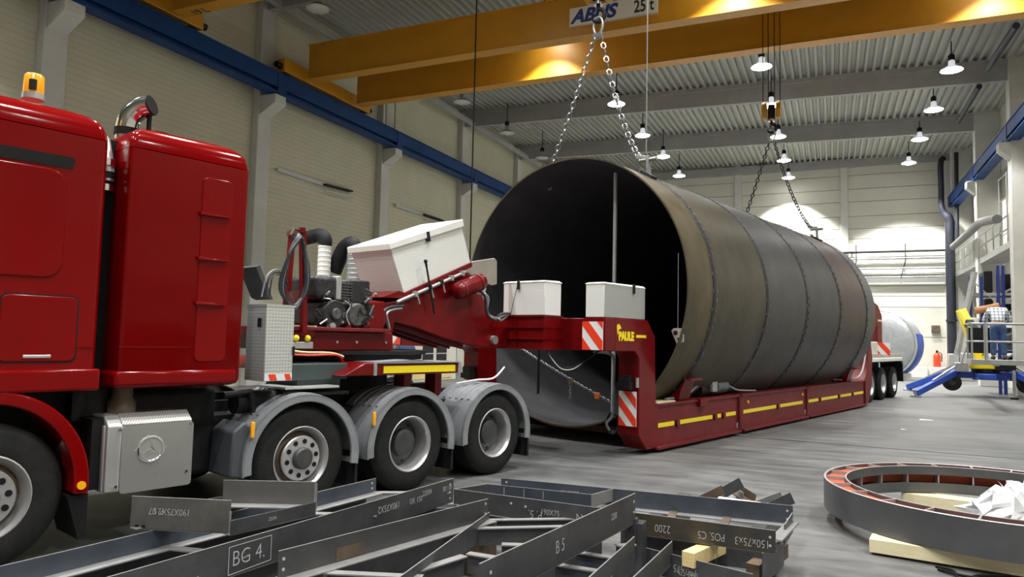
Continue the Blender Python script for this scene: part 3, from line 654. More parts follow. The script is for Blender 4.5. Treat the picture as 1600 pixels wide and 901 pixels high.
# chassis
for x in (-6.55, -7.45): part('chassis_rail', MB().box(x - .05, x + .05, .3, 7.25, .72, 1.0), SOOT, tk)
part('fuel_tank', MB().box(-8.1, -6.15, 2.2, 3.25, .4, 1.15), SOOT, tk, bevel=.05)
part('underbody', MB().box(-8.0, -6.2, .3, 2.2, .7, 1.2), SOOT, tk)
part('underfloor', MB().box(-8.1, -6.2, 3.25, 7.1, .62, .9), SOOT, tk)
part('cross_brace', MB().tube([(-5.95, 3.2, 1.1), (-5.95, 3.45, 1.12), (-5.95, 3.5, .9)], .03, 8), SOOT, tk)
# wheels -------------------------------------------------------------
def wheel(parent, x, y, z, kind, R=.5, side=1, dual=False):
    """outer sidewall at x, wheel reaching inwards (towards -side)"""
    s = -side; o = (x, y, z); ax = (s, 0, 0); k = R / .5
    tp = [(.285, .03), (.30, .0), (.36, -.008), (.43, .0), (.47, .02), (.492, .05), (.5, .06)]
    for q in (.10, .16, .22): tp += [(.5, q - .012), (.488, q - .008), (.488, q + .008), (.5, q + .012)]
    tp += [(.5, .27), (.485, .3), (.43, .33), (.33, .33), (.285, .30)]
    ty = MB().lathe([(r * k, h) for r, h in tp], o, ax, 48)
    if dual: ty.lathe([(r * k, h + .36) for r, h in tp], o, ax, 48)
    t = part('wheel', ty, TYRE, parent, smooth=35)
    if kind == 'disc':
        part('rim', MB().lathe([(.285 * k, .03), (.295 * k, .0), (.285 * k, -.004), (.27 * k, .02), (.245 * k, .06), (.235 * k, .14)], o, ax, 40), RIM, t, smooth=40)
        part('rim_well', MB().lathe([(.236 * k, .09), (.2 * k, .07), (.196 * k, .03)], o, ax, 40), RUSTY, t, smooth=40)
        part('wheel_disc', MB().lathe([(.2 * k, .035), (.205 * k, .02), (.195 * k, .005), (.1 * k, .0), (.1 * k, .03)], o, ax, 40), RIM, t, smooth=30)
        part('hub', MB().lathe([(.1 * k, .01), (.1 * k, -.03), (.085 * k, -.045), (0, -.05)], o, ax, 24), RIMD, t, smooth=30)
        for q in range(10):
            a = 2 * PI * q / 10 + .15; c = Vector((x, y + .155 * k * math.cos(a), z + .155 * k * math.sin(a)))
            part('hand_hole', MB().cyl(c + Vector((side * -.0005, 0, 0)), c + Vector((side * .002, 0, 0)), .023 * k, 12), BLACK, t)
    else:
        part('rim', MB().lathe([(.285 * k, .03), (.297 * k, .0), (.287 * k, -.006), (.272 * k, .01), (.262 * k, .05), (.25 * k, .13), (.245 * k, .19)], o, ax, 40), RIM, t, smooth=40)
        part('wheel_disc', MB().lathe([(.247 * k, .19), (.22 * k, .175), (.17 * k, .17), (.15 * k, .16), (.0, .16)], o, ax, 40), RIMD, t, smooth=30)
        part('hub', MB().lathe([(.15 * k, .165), (.145 * k, .09), (.12 * k, .075), (.06 * k, .07), (0, .068)], o, ax, 24), RIMD, t, smooth=30)
        for q in range(8):
            a = 2 * PI * q / 8 + .2; c = Vector((x + s * .176, y + .2 * k * math.cos(a), z + .2 * k * math.sin(a)))
            part('hand_hole', MB().cyl(c, c + Vector((side * .004, 0, 0)), .025 * k, 10), BLACK, t)
    return t
XW = -5.79
AX = [(1.455, .52), (3.91, .5), (5.25, .505), (6.62, .5)]
for i, (y, z) in enumerate(AX):
    wheel(tk, XW, y, .5, 'disc' if i < 2 else 'deep', dual=i > 1)
    wheel(tk, XF - (XW - XN), y, .5, 'disc' if i < 2 else 'deep', side=-1, dual=i > 1)
    part('axle', MB().cyl((-8.0, y, .5), (-6.0, y, .5), .08, 10), SOOT, tk, smooth=40)
# grey mudguards over axles 2-4
for i, (y, z) in enumerate(AX[1:]):
    for side, xa in ((1, XN + .01), (-1, XF - .01)):
        a0, a1 = (6, 172)
        ro, ri, rl = .6, .585, .53
        ou = [(y + (ro + .0) * 1.03 * math.cos(math.radians(a)), .49 + ro * math.sin(math.radians(a))) for a in range(a0 - 16, a1 + 18, 6)]
        inn = [(y + ri * 1.03 * math.cos(math.radians(a)), .49 + ri * math.sin(math.radians(a))) for a in range(a0 - 16, a1 + 18, 6)]
        lip = [(y + rl * math.cos(math.radians(a)), .49 + rl * math.sin(math.radians(a))) for a in range(a0 - 16, a1 + 18, 6)]
        mg = part('mudguard', MB().prism(ou + inn[::-1], 'x', min(xa, xa - side * .62), max(xa, xa - side * .62)), MUDG, tk, smooth=30)
        part('mudguard_lip', MB().prism(ou + lip[::-1], 'x', min(xa, xa - side * .03), max(xa, xa - side * .03)), MUDG, mg, bevel=.008)
        for k in range(5):
            xx = xa - side * (.1 + .1 * k)
            rb = [(y + (ro + .012) * 1.03 * math.cos(math.radians(a)), .49 + (ro + .012) * math.sin(math.radians(a))) for a in range(45, 136, 9)]
            rb2 = [(y + (ro - .01) * 1.03 * math.cos(math.radians(a)), .49 + (ro - .01) * math.sin(math.radians(a))) for a in range(45, 136, 9)]
            part('mudguard_rib', MB().prism(rb + rb2[::-1], 'x', xx - .018, xx + .018), MUDG, mg, bevel=.006)
        if side == 1:
            part('mud_flap', MB().box(xa - .55, xa - .03, y + .6, y + .63, .16, .5), SOOT, mg)
            if i == 0:
                part('guard_apron', MB().prism([(y - .72, .42), (y - .56, .38), (y - .6, .62), (y - .5, .82), (y - .6, .88), (y - .7, .8)], 'x', xa - .4, xa - .03), mat('apron_grey', (.06, .065, .075), .5), mg, bevel=.02)
for y in (3.36, 4.69): part('side_marker', MB().box(XN + .015, XN + .04, y - .018, y + .018, .74, .88), AMBER, tk, bevel=.008)
# tread-plate locker behind the tower
lk = part('tread_plate_locker', MB().box(-6.08, XN, 3.46, 3.745, 1.22, 1.9), CHECK, tk, bevel=.008)
part('locker_edge', MB().box(-6.085, XN + .004, 3.455, 3.75, 1.885, 1.905), ALU, lk)
part('locker_latch', MB().box(-5.86, -5.83, 3.44, 3.46, 1.7, 1.78), BLACK, lk); part('locker_hinge', MB().box(XN, XN + .012, 3.735, 3.755, 1.45, 1.53), BLACK, lk)
tp = MB(); 
part('reflective_tape', MB().box(XN, XN + .003, 3.465, 3.74, 1.225, 1.285), WWHT, lk)
for y in (3.5, 3.66):
    y2 = min(y + .09, 3.735); part('tape_stripe', MB().prism([(y + .02, 1.227), (y2, 1.227), (min(y2 - .02, 3.72), 1.283), (y, 1.283)], 'x', XN, XN + .005), WRED, lk)
# deck plate and dark gear beside the coupling
part('step_plate', MB().box(-6.35, -5.86, 3.75, 4.35, 1.13, 1.15), CHECK, tk)
part('step_frame', MB().box(-6.3, -5.9, 3.8, 4.5, 1.06, 1.09), SOOT, tk); part('air_tank', MB().cyl((-6.05, 3.35, 1.02), (-6.05, 3.8, 1.02), .1, 14), SOOT, tk, smooth=50)
part('green_block', MB().box(-6.6, -6.0, 3.9, 4.55, 1.2, 1.36), mat('grey_green', (.045, .065, .066), .5), tk, bevel=.01)
part('green_block', MB().box(-6.6, -6.05, 4.0, 4.5, 1.1, 1.2), mat('grey_slate', (.06, .08, .085), .5), tk)
part('fifth_wheel', MB().lathe([(0, 1.05), (.55, 1.05), (.55, 1.2), (0, 1.2)], (-7, 5.2, 0), (0, 0, 1), 28), SOOT, tk)
# gear on the deck behind the tower: tilted dark plate, coupling hoses
part('tilted_plate', MB().hexa([Vector(p) for p in [(-6.3, 3.62, 1.98), (-6.0, 3.62, 1.98), (-6.0, 3.67, 1.96), (-6.3, 3.67, 1.96), (-6.3, 3.48, 2.25), (-6.0, 3.48, 2.25), (-6.0, 3.52, 2.27), (-6.3, 3.52, 2.27)]]), RIMD, tk)
for k in range(3):
    part('coupling_hose', MB().tube(catmull([(-6.0, 3.55 + .04 * k, 1.98), (-6.0, 3.6 + .03 * k, 2.18), (-6.05, 3.75 + .03 * k, 2.24 - .03 * k), (-6.1, 3.9, 2.05), (-6.15, 4.0, 1.95)], 5), .008, 6), HOSE if k else MUDG, tk, smooth=60)
part('grab_rail', MB().tube(catmull([(-5.9, 3.24, 2.24), (-5.9, 3.28, 2.2), (-5.9, 3.29, 2.0), (-5.9, 3.28, 1.5), (-5.9, 3.24, 1.4)], 5), .009, 8), CHROME, tk, smooth=60)
part('white_hose', MB().tube(catmull([(-6.2, 6.35, 1.08), (-6.0, 6.5, 1.13), (-5.95, 6.75, 1.15), (-5.95, 6.95, 1.28)], 6), .012, 8), WHITE, tk, smooth=60)
# ================================================================== THE TRAILER
tr = thing('lowbed_trailer', 'dark red vessel-carrying lowbed trailer with gooseneck and rear bogie', 'trailer', (-7, 14, 0), 'T')
def mx_(x): return -14.0 - x          # mirror about the trailer's centre line
def sym(name, fn, M, **kw):
    out = []
    for s in (0, 1):
        mb = fn()
        if s:
            for v in mb.v: v.x = mx_(v.x)
        out.append(part(name, mb, M, tr, **kw))
    return out
# bed side beams in three coupled sections
SEC = [(9.62, 12.72), (12.84, 16.45), (16.55, 21.3)]
for i, (y0, y1) in enumerate(SEC):
    for s, o in enumerate(sym('bed_beam', lambda: MB().prism([(y0, .07), (y1, .07), (y1, .7), (y0, .7)], 'x', -5.55, -5.27), DRED2, bevel=.012)):
        f = (lambda x: x) if s == 0 else mx_
        xs = sorted((f(-5.25), f(-5.3)))
        part('bottom_flange', MB().box(min(f(-5.2), f(-5.56)), max(f(-5.2), f(-5.56)), y0, y1, .05, .085), DRED2, o); part('top_flange', MB().box(min(f(-5.24), f(-5.56)), max(f(-5.24), f(-5.56)), y0, y1, .685, .715), DRED2, o)
        part('end_flange', MB().box(min(f(-5.23), f(-5.56)), max(f(-5.23), f(-5.56)), y1 - .03, y1, .07, .71), DRED2, o)
        if s == 0:
            ys = {0: [9.15, 10.32, 11.7, 12.05, 12.68], 1: [12.95, 14.7, 16.3], 2: [16.62, 17.4, 18.9, 20.1, 21.25]}[i]
            for k in range(len(ys) - 1):
                part('yellow_stripe', MB().box(-5.272, -5.262, ys[k] + (.09 if k else 0), ys[k + 1] - .09, .36, .425), YEL, o)
            for y in ys[1:-1]:
                l = part('lashing_lug', MB().cyl((-5.275, y, .39), (-5.235, y, .39), .055, 12), DRED, o); 
            if i == 1:
                for y in (13.15, 16.2): part('side_marker', MB().cyl((-5.272, y, .56), (-5.25, y, .56), .03, 10), AMBER, o)
for y in (12.78, 16.5):
    sym('coupling_block', lambda: MB().box(-5.53, -5.34, y - .07, y + .07, .1, .68), SOOT)
    sym('coupling_pin', lambda: MB().cyl((-5.3, y - .1, .16), (-5.26, y - .1, .16), .06, 12), GALV)
# front frame: upright and gooseneck plates, one big cranked side plate each side
side = [(9.12, .3), (9.12, 1.4), (9.0, 1.5), (8.2, 1.5), (8.2, 1.955), (9.35, 1.955), (9.58, 1.72), (9.62, .72), (9.7, .7), (9.7, .07), (9.36, .07)]
ups = sym('neck_side_frame', lambda: MB().prism(side, 'x', -5.6, -5.25), DRED, bevel=.012)
nk = part('neck_cross_box', MB().box(-8.4, -5.6, 8.22, 8.75, 1.5, 1.95), DRED, tr, bevel=.012)
part('weld_line', MB().box(-5.256, -5.246, 8.46, 8.475, 1.51, 1.95), DRED2, ups[0])
part('front_plate', MB().box(-5.6, -5.26, 8.19, 8.21, 1.5, 1.95), DRED, ups[0])
def warning_board(parent, xa, xb, z0, z1, Y, lean=1):
    b = part('warning_board', MB().box(xa, xb, Y - .012, Y, z0, z1), WWHT, parent)
    W = xb - xa; H_ = z1 - z0; st_ = W * 1.0
    k = -3
    while k * st_ < H_ + W:
        # stripe band: points where (x-xa)*lean + ... clipped to the board
        poly = []
        lo = k * st_; hi = lo + st_ / 2 * 1.05
        def clip(c0, c1):
            pts = []
            pg = [(xa, z0), (xb, z0), (xb, z1), (xa, z1)]
            f = lambda p: (p[1] - z0) + lean * (p[0] - xa) * 1.15 - (0 if lean > 0 else -W * 1.15)
            for sgn, c in ((1, c0), (-1, c1)):
                out = []
                for i in range(len(pg)):
                    a, b2 = pg[i], pg[(i + 1) % len(pg)]; fa, fb = sgn * (f(a) - c), sgn * (f(b2) - c)
                    if fa >= 0: out.append(a)
                    if fa * fb < 0:
                        t = fa / (fa - fb); out.append((a[0] + (b2[0] - a[0]) * t, a[1] + (b2[1] - a[1]) * t))
                pg = out
                if not pg: return []
            return pg
        pg = clip(lo, hi)
        if len(pg) > 2: part('board_stripe', MB().prism(pg, 'y', Y - .016, Y - .011), WRED, b)
        k += 1
    return b
warning_board(tr, -5.6, -5.27, 1.515, 1.9, 8.185)
warning_board(tr, mx_(-5.27), mx_(-5.6), 1.515, 1.9, 8.185, -1)
warning_board(tr, -5.57, -5.28, .42, .92, 9.105)
warning_board(tr, mx_(-5.28), mx_(-5.57), .42, .92, 9.105, -1)
sym('upright_gear', lambda: MB().box(-5.55, -5.32, 8.98, 9.1, .95, 1.05).box(-5.5, -5.35, 9.0, 9.12, 1.05, 1.15), SOOT)
sym('latch_stub', lambda: MB().cyl((-5.27, 9.1, .98), (-5.27, 9.1, 1.12), .025, 10), GALV)
# company lettering on the neck side
L1 = Tx(967, 534, -5.245)
lettering('company_name', 'PAULE', YEL, ups[0], (-5.247, 8.545, 1.655), (0, 1, 0), (1, 0, 0), .165, bold=.01, sx=.86)
part('name_bar', MB().box(-5.25, -5.245, 9.02, 9.3, 1.695, 1.735), YEL, ups[0])
lion = [(8.5, 1.74), (8.49, 1.83), (8.52, 1.89), (8.55, 1.86), (8.57, 1.9), (8.6, 1.85), (8.63, 1.83), (8.64, 1.79), (8.6, 1.77), (8.57, 1.79), (8.56, 1.75), (8.54, 1.73), (8.53, 1.66), (8.51, 1.66)]
lion = [(8.52 + (y - 8.52) * .75, 1.785 + (z - 1.74) * .62) for y, z in lion]
part('emblem', MB().prism(lion, 'x', -5.25, -5.246), YEL, ups[0])
# cross structure with shelf ribs in front of the neck
cs = part('rib_box', MB().box(-8.0, -6.1, 7.9, 8.25, 1.5, 1.96), DRED, tr)
for z in (1.5, 1.64, 1.8, 1.955): part('rib', MB().box(-8.02, -5.98, 7.8, 8.25, z, z + .02), DRED, cs)
for x in (-6.0, -6.5, -7.0, -7.5, -8.0): part('rib_post', MB().box(x - .012, x + .012, 7.81, 8.25, 1.5, 1.97), DRED, cs)
part('rib_front', MB().box(-8.0, -6.0, 7.83, 7.86, 1.51, 1.96), DRED, cs)
# toolboxes
def toolbox(name, x0, x1, y0, y1, z0, z1, latch, side=None):
    b = part(name, MB().box(x0, x1, y0, y1, z0, z1), CHECKW, tr, bevel=.008)
    part('box_lid', MB().hexa([(x0 - .01, y0 - .01, z1), (x1 + .01, y0 - .01, z1), (x1 + .01, y1 + .01, z1), (x0 - .01, y1 + .01, z1), (x0 + .02, y0 + .02, z1 + .02), (x1 - .02, y0 + .02, z1 + .02), (x1 - .02, y1 - .02, z1 + .03), (x0 + .02, y1 - .02, z1 + .03)]), CHECKW, b)
    part('lid_strap', MB().bar((latch[0], latch[1], z1 + .04), (latch[0], latch[1], z1 - .1), .03, .03, (0, 1, 0)), SOOT, b)
    if side: part('dull_side', MB().box(x1, x1 + .006, y0 + .01, y1 - .01, z0 + .01, z1 - .005), side, b)
    return b
tb1 = toolbox('small_toolbox', -6.74, -5.99, 7.82, 8.2, 1.975, 2.44, (-6.45, 7.8))
part('strap', MB().bar((-6.48, 7.805, 2.38), (-6.58, 7.79, 1.97), .006, .006), SOOT, tb1)
toolbox('neck_toolbox', -5.57, -5.27, 8.2, 9.3, 1.96, 2.42, (-5.25, 8.95), CHECKG)
toolbox('far_toolbox', mx_(-5.27), mx_(-5.57), 8.2, 9.3, 1.96, 2.42, (mx_(-5.26), 8.95))
# sloping gooseneck arm
XA, XB = -6.6, -7.4
ap = [(577, 553), (582, 500), (590, 482), (604, 472), (625, 468), (726, 422), (744, 438), (757, 468), (770, 500), (770, 544), (735, 540), (690, 527), (650, 512), (617, 503), (614, 520), (615, 553)]
aq = [Tx(x, y, XA) for x, y in ap]
arm = part('neck_arm', MB().prism([(q.y, q.z) for q in aq], 'x', XB, XA), DRED, tr, bevel=.015)
for x in (-6.75, -7.0, -7.25):
    u_ = [Tx(*p, XA) for p in ((617, 503), (650, 512), (690, 527), (735, 540))]
    part('belly_rib', MB().prism([(q.y, q.z - .001) for q in u_] + [(q.y, q.z - .05) for q in u_[::-1]], 'x', x - .012, x + .012), DRED2, arm)
hc = Tx(590, 492, XA); part('hinge_drum', MB().cyl((-6.5, hc.y - .1, hc.z - .04), (-7.5, hc.y - .1, hc.z - .04), .15, 20), DRED, tr, smooth=40)
part('hinge_ears', MB().box(-6.62, -6.56, hc.y - .3, hc.y + .1, 1.5, 2.05), DRED, tr, bevel=.04)
# arm pivot into the rib box
part('neck_link', MB().box(-7.35, -6.65, 7.2, 7.95, 1.52, 1.8), DRED, tr)
part('link_pin', MB().cyl((-6.55, 7.45, 1.62), (-7.45, 7.45, 1.62), .06, 14), GALV, tr, smooth=40)
# big tread-plate box riding on the arm
def sc6(q, k=1.1): return (q[0] * k, 1.65 + (q[1] - 1.65) * k)
fb, ft, bt, bb = sc6((5.27, 2.12)), sc6((5.06, 2.6)), sc6((6.15, 2.99)), sc6((6.33, 2.56))
bx = part('arm_toolbox', MB().prism([fb, ft, bt, bb], 'x', -7.36, XA), CHECKW, tr, bevel=.006)
lid = [(ft[0] - .03, ft[1] - .03), (ft[0] - .045, ft[1] + .05), (bt[0] - .0, bt[1] + .085), (bt[0] + .03, bt[1] - .01)]
part('box_lid', MB().prism(lid, 'x', -7.39, XA + .03), WHITE, bx, bevel=.01)
c_ = Tx(670, 368, XA + .04); part('box_latch', MB().bar((XA + .02, c_.y - .01, c_.z + .05), (XA + .02, c_.y + .02, c_.z - .07), .03, .05), SOOT, bx)
part('box_seat', MB().prism([(fb[0] - .35, fb[1] - .07), (fb[0] - .1, fb[1] + .02), (fb[0], fb[1] + .0), (bb[0], bb[1] + .0), (bb[0], bb[1] - .06), (fb[0], fb[1] - .07)], 'x', -7.45, XA + .03), DRED, tr)
for dy in (.05, .3, .55): part('seat_bolt', MB().cyl((XA - .1 - dy, fb[0] - .3, fb[1] - .03), (XA - .1 - dy, fb[0] - .33, fb[1] - .03), .02, 8), GALV, tr)
# linkage rods, lever, clamps along the arm
xr = XA + .06
r0, r1 = Tx(620, 472, xr), Tx(727, 425, xr)
part('linkage_rod', MB().cyl((xr, r0.y, r0.z), (xr, r1.y, r1.z), .022, 10), GALV, arm, smooth=40)
for t in (.25, .45, .62, .78, .95):
    c = r0.lerp(r1, t); part('rod_clamp', MB().box(xr - .05, xr + .03, c.y - .025, c.y + .025, c.z - .035, c.z + .035), SOOT if t in (.62, .45) else GALV, arm, bevel=.006)
    if t in (.25, .45, .62): part('toggle', MB().cyl((xr + .02, c.y + .02, c.z - .02), (xr + .03, c.y + .05, c.z - .12), .01, 6), GALV, arm)
l0, l1 = Tx(665, 408, xr + .04), Tx(679, 490, xr + .02)
part('lever', MB().tube([l0, l0.lerp(l1, .12), l1], [.018, .012, .012], 8), BLACK, arm, smooth=50); part('lever_knob', MB().sphere(l0, .025, 8, 6), BLACK, arm)
h0 = Tx(630, 478, xr)
part('arm_hose', MB().tube(catmull([Tx(630, 478, xr), Tx(610, 480, xr), Tx(599, 488, xr + .02), Tx(603, 505, xr), Tx(607, 516, xr)], 5), .022, 8), HOSE, arm, smooth=60)
part('arm_hose', MB().tube(catmull([Tx(628, 481, xr), Tx(612, 484, xr), Tx(604, 491, xr + .02), Tx(607, 506, xr), Tx(608, 516, xr)], 5), .016, 8), GALV, arm, smooth=60)
# air reservoir
v0, v1 = Tx(715, 455, -6.45), Tx(750, 440, -6.45)
vd = (v1 - v0).normalized()
ar = part('air_reservoir', MB().lathe([(0, -.06), (.06, -.05), (.1, -.02), (.115, .03), (.115, (v1 - v0).length), (.1, (v1 - v0).length + .04), (0, (v1 - v0).length + .06)], v0, vd, 24), DRED, tr, smooth=40)
for t in (.12, .85): part('reservoir_band', MB().lathe([(.117, 0), (.122, .0), (.122, .03), (.117, .03)], v0 + (v1 - v0) * t, vd, 24), DRED2, ar)
part('reservoir_far', MB().lathe([(0, -.06), (.1, -.02), (.12, .03), (.12, .5), (0, .56)], Vector((-7.5, v0.y + .55, v0.z + .1)), vd, 20), DRED, tr, smooth=40)
# beige bent guard plate behind the reservoir
gp = [Tx(x, y, -6.7) for x, y in ((727, 424), (738, 408), (772, 403), (776, 408), (776, 444), (768, 446), (752, 440))]
part('guard_plate', MB().prism([(q.y, q.z) for q in gp], 'x', -6.72, -6.69), mat('beige_plate', (.3, .28, .24), .5, .2, var=.12), tr, bevel=.008)
part('guard_hub', MB().cyl((-6.69, 7.25, 2.32), (-6.62, 7.25, 2.32), .06, 12), GALV, tr, smooth=40)
for k in range(4):
    part('neck_hose', MB().tube(catmull([(-6.5, 6.98, 2.3 - .02 * k), (-6.45, 7.1 + .02 * k, 2.2), (-6.45, 7.15, 1.98), (-6.42, 7.25 + .04 * k, 1.9), (-6.5, 7.5, 1.98 - .03 * k), (-6.6, 7.8, 2.0)], 5), .016 + .004 * (k == 0), 7), HOSE if k % 2 == 0 else GALV, tr, smooth=60)
# turntable and base frame over the fifth wheel
part('turntable', MB().lathe([(0, 1.38), (.95, 1.38), (.95, 1.44), (1.0, 1.44), (1.0, 1.48), (0, 1.48)], (-7, 5.2, 0), (0, 0, 1), 40), SOOT, tr, smooth=30)
bf = part('base_frame', MB().box(-7.9, -6.2, 4.0, 5.3, 1.48, 1.68), DRED, tr, bevel=.012)
part('frame_front_beam', MB().box(-8.0, -6.15, 3.9, 4.25, 1.62, 1.72), DRED, tr, bevel=.01)
part('engine_rail', MB().box(-6.3, -6.12, 3.95, 5.2, 1.68, 1.72), DRED2, tr, bevel=.008)
for y in (4.55, 4.8, 5.2): part('frame_bolt', MB().cyl((-6.2, y, 1.57), (-6.185, y, 1.57), .015, 8), GALV, bf)
pl = part('coupling_platform', MB().prism([(4.35, 1.24), (4.62, 1.37), (5.95, 1.35), (5.96, 1.235)], 'x', -8.2, -5.8), DRED, tr, bevel=.012)
part('yellow_strip', MB().box(-5.803, -5.79, 4.85, 5.9, 1.258, 1.332), YEL, pl); part('grey_band', MB().box(-5.81, -5.788, 4.72, 4.76, 1.238, 1.375), GALV, pl)
part('rubber_mat', MB().prism([(4.75, 1.372), (5.2, 1.395), (5.6, 1.37), (5.95, 1.37), (5.95, 1.357), (4.75, 1.36)], 'x', -6.3, -5.78), MUDG, pl)
for y in (5.35, 5.82): part('platform_leg', MB().box(-6.15, -5.98, y - .05, y + .05, 1.0, 1.24), DRED, pl)
part('strip_end', MB().prism([(5.95, 1.24), (6.02, 1.24), (6.0, 1.36), (5.95, 1.36)], 'x', -6.1, -5.79), GALV, pl)
part('coupling_cables', MB().tube(catmull([(-6.1, 3.75, 1.52), (-6.08, 4.05, 1.47), (-6.1, 4.4, 1.46), (-6.15, 4.6, 1.42)], 5), .013, 6), PLANK, tr); part('coupling_cables', MB().tube(catmull([(-6.1, 3.75, 1.46), (-6.05, 4.1, 1.44), (-6.05, 4.45, 1.44), (-6.15, 4.6, 1.36)], 5), .012, 6), WRED, tr)
for y in (4.0, 4.13): part('valve_knob', MB().sphere((-6.1, y, 1.605), .032, 8, 6), YEL, tr, smooth=60)
part('valve_block', MB().box(-6.2, -6.1, 3.88, 4.2, 1.5, 1.57), GALV, tr, bevel=.01)
# power pack engine
xe = -6.2
en = part('engine_block', MB().box(-6.85, xe - .02, 4.38, 4.95, 1.74, 2.0), ENG, tr, bevel=.03)
part('air_cleaner', MB().box(-6.75, xe + .02, 4.26, 4.55, 2.0, 2.25), ENG, en, bevel=.05, seg=3)
part('cleaner_band', MB().box(-6.76, xe + .026, 4.5, 4.57, 2.01, 2.255), GALV, en, bevel=.01)
part('fuel_tank', MB().box(-6.8, xe - .02, 4.72, 4.98, 1.98, 2.24), ENG, en, bevel=.02)
part('cylinder_head', MB().box(-6.7, xe - .04, 4.56, 4.74, 2.0, 2.22), ENGL, en, bevel=.01)
for k in range(6): part('cooling_fin', MB().box(-6.7, xe - .02, 4.565, 4.735, 2.03 + .03 * k, 2.04 + .03 * k), ENGL, en)
part('flywheel_cover', MB().cyl((xe - .1, 4.5, 1.86), (xe + .03, 4.5, 1.86), .15, 20), ENG, en, bevel=.02)
part('flywheel_hub', MB().cyl((xe + .03, 4.5, 1.86), (xe + .06, 4.5, 1.86), .06, 14), ENGL, en, bevel=.01)
part('gear_cover', MB().cyl((xe - .1, 4.8, 1.86), (xe + .02, 4.8, 1.86), .13, 14), ENGL, en, bevel=.02)
part('filter', MB().cyl((xe - .03, 4.98, 1.84), (xe - .03, 4.98, 1.98), .05, 12), ENG, en, smooth=40)
part('fuel_line', MB().tube(catmull([(xe + .04, 4.6, 2.0), (xe + .06, 4.66, 1.95), (xe + .05, 4.62, 1.85), (xe + .06, 4.66, 1.75)], 5), .01, 6), GALV, en, smooth=60)
for y in (4.42, 4.7, 4.92): part('engine_foot', MB().box(xe - .12, xe, y - .03, y + .03, 1.7, 1.76), DRED, en)
random.seed(21)
for k in range(26):
    y_, z_ = random.uniform(4.3, 5.0), random.uniform(1.72, 2.06); r_ = random.uniform(.012, .035)
    if k % 2: part('engine_fitting', MB().cyl((xe - .02, y_, z_), (xe + random.uniform(.02, .06), y_, z_), r_, 8), ENGL if k % 3 else GALV, en)
    else: part('engine_line', MB().tube(catmull([(xe + .02, y_, z_), (xe + .06, y_ + random.uniform(-.06, .06), z_ + .05), (xe + .03, y_ + random.uniform(-.12, .12), z_ + random.uniform(-.1, .1))], 4), .008, 5), ENG if k % 3 else RIM, en)
part('starter', MB().cyl((xe - .02, 4.3, 1.78), (xe - .02, 4.45, 1.78), .045, 10), BLACK, en, smooth=40)
# hose rack: two red posts with a top bar and looped hoses
hr = part('hose_post', MB().bar((-6.1, 4.08, 1.66), (-6.1, 4.02, 2.66), .05, .06, (1, 0, 0)), DRED, tr)
part('hose_post_rear', MB().bar((-6.5, 4.12, 1.7), (-6.5, 4.16, 2.66), .05, .06, (1, 0, 0)), DRED, hr)
part('hose_top_bar', MB().bar((-6.05, 3.99, 2.66), (-6.55, 4.16, 2.68), .05, .05), DRED, hr); part('hose_hook', MB().tube([(-6.1, 3.98, 2.66), (-6.06, 3.9, 2.66), (-6.06, 3.87, 2.6), (-6.07, 3.9, 2.56)], .014, 6), RUSTY, hr)
part('hose_cross_bar', MB().bar((-6.15, 4.1, 1.98), (-6.5, 4.14, 1.98), .05, .2), DRED, hr)
for k in range(6):
    a = .02 * k
    lp = catmull([(-6.06 + .012 * k, 3.94, 2.62 - a * .4), (-6.06 + .01 * k, 3.86 - a * .3, 2.4), (-6.04, 3.8 - a * .4, 2.1), (-6.04, 3.84 + a * .2, 1.96 - a * .3), (-6.05, 3.95, 1.93 - a * .5), (-6.05, 4.06 - a * .2, 2.08), (-6.05, 4.07 - a * .3, 2.3), (-6.06, 4.0, 2.55), (-6.06 + .012 * k, 3.94, 2.62 - a * .4)], 5)
    part('hose_loop', MB().tube(lp[:-1], .017, 6, closed=True), HOSE if k != 2 else MUDG, hr, smooth=60)
# hanging cables, lashing chain and belt under the neck
for k in range(2):
    a = Tx(866, 548, -5.9); b2 = Ty(955, 552, 8.6)
    part('hanging_cable', MB().tube(catmull([(-6.0, 7.9, 1.5), (-5.95, 7.98, 1.38 - .02 * k), (-5.9, 8.12, 1.27 - .03 * k), (-5.8, 8.25, 1.27 - .03 * k), (-5.7, 8.4, 1.36), (-5.6, 8.6, 1.5)], 5), .008 if k else .012, 6), WHITE if k else SOOT, tr, smooth=60)
a = Ty(795, 540, 9.3); b2 = Ty(958, 630, 9.3)
lc = thing('lashing_chain', 'lashing chain with red tensioners slung across the vessel mouth under the neck', 'chain', (a.x, 9.3, b2.z), 'T')
part('chain', chain_mesh(MB(), a + Vector((0, 0, .1)), b2, L=.06, r=.0055, wd=.016, sag=.03), CHAINM, lc)
for t in (.62, .86):
    c = a.lerp(b2, t) + Vector((0, 0, -.0)); part('tensioner', MB().box(c.x - .04, c.x + .05, 9.28, 9.32, c.z - .07, c.z + .03), ORANGE if t > .7 else RUSTY, lc, bevel=.01)
part('loose_end', chain_mesh(MB(), a.lerp(b2, .62) + Vector((0, 0, -.06)), a.lerp(b2, .62) + Vector((0, 0, -.3)), L=.06, r=.006, wd=.016), GALV, lc)
c = Ty(842, 555, 9.25); solo('black_strap', MB().bar((c.x, 9.25, 1.52), (c.x, 9.25, Ty(842, 615, 9.25).z), .05, .012, (1, 0, 0)), BLACK, 'short black strap hanging under the gooseneck', 'strap', (c.x, 9.25, 1.1), 'T')
c = Ty(961, 560, 9.2); part('cable_drop', MB().tube(catmull([(-5.75, 8.7, 1.48), (c.x, 9.0, 1.46), (c.x + .01, 9.15, 1.35), (c.x + .01, 9.15, .8), (c.x, 9.15, .55), (c.x - .1, 9.15, .42), (c.x - .08, 9.2, .32)], 5), .022, 8), MUDG, tr, smooth=60)
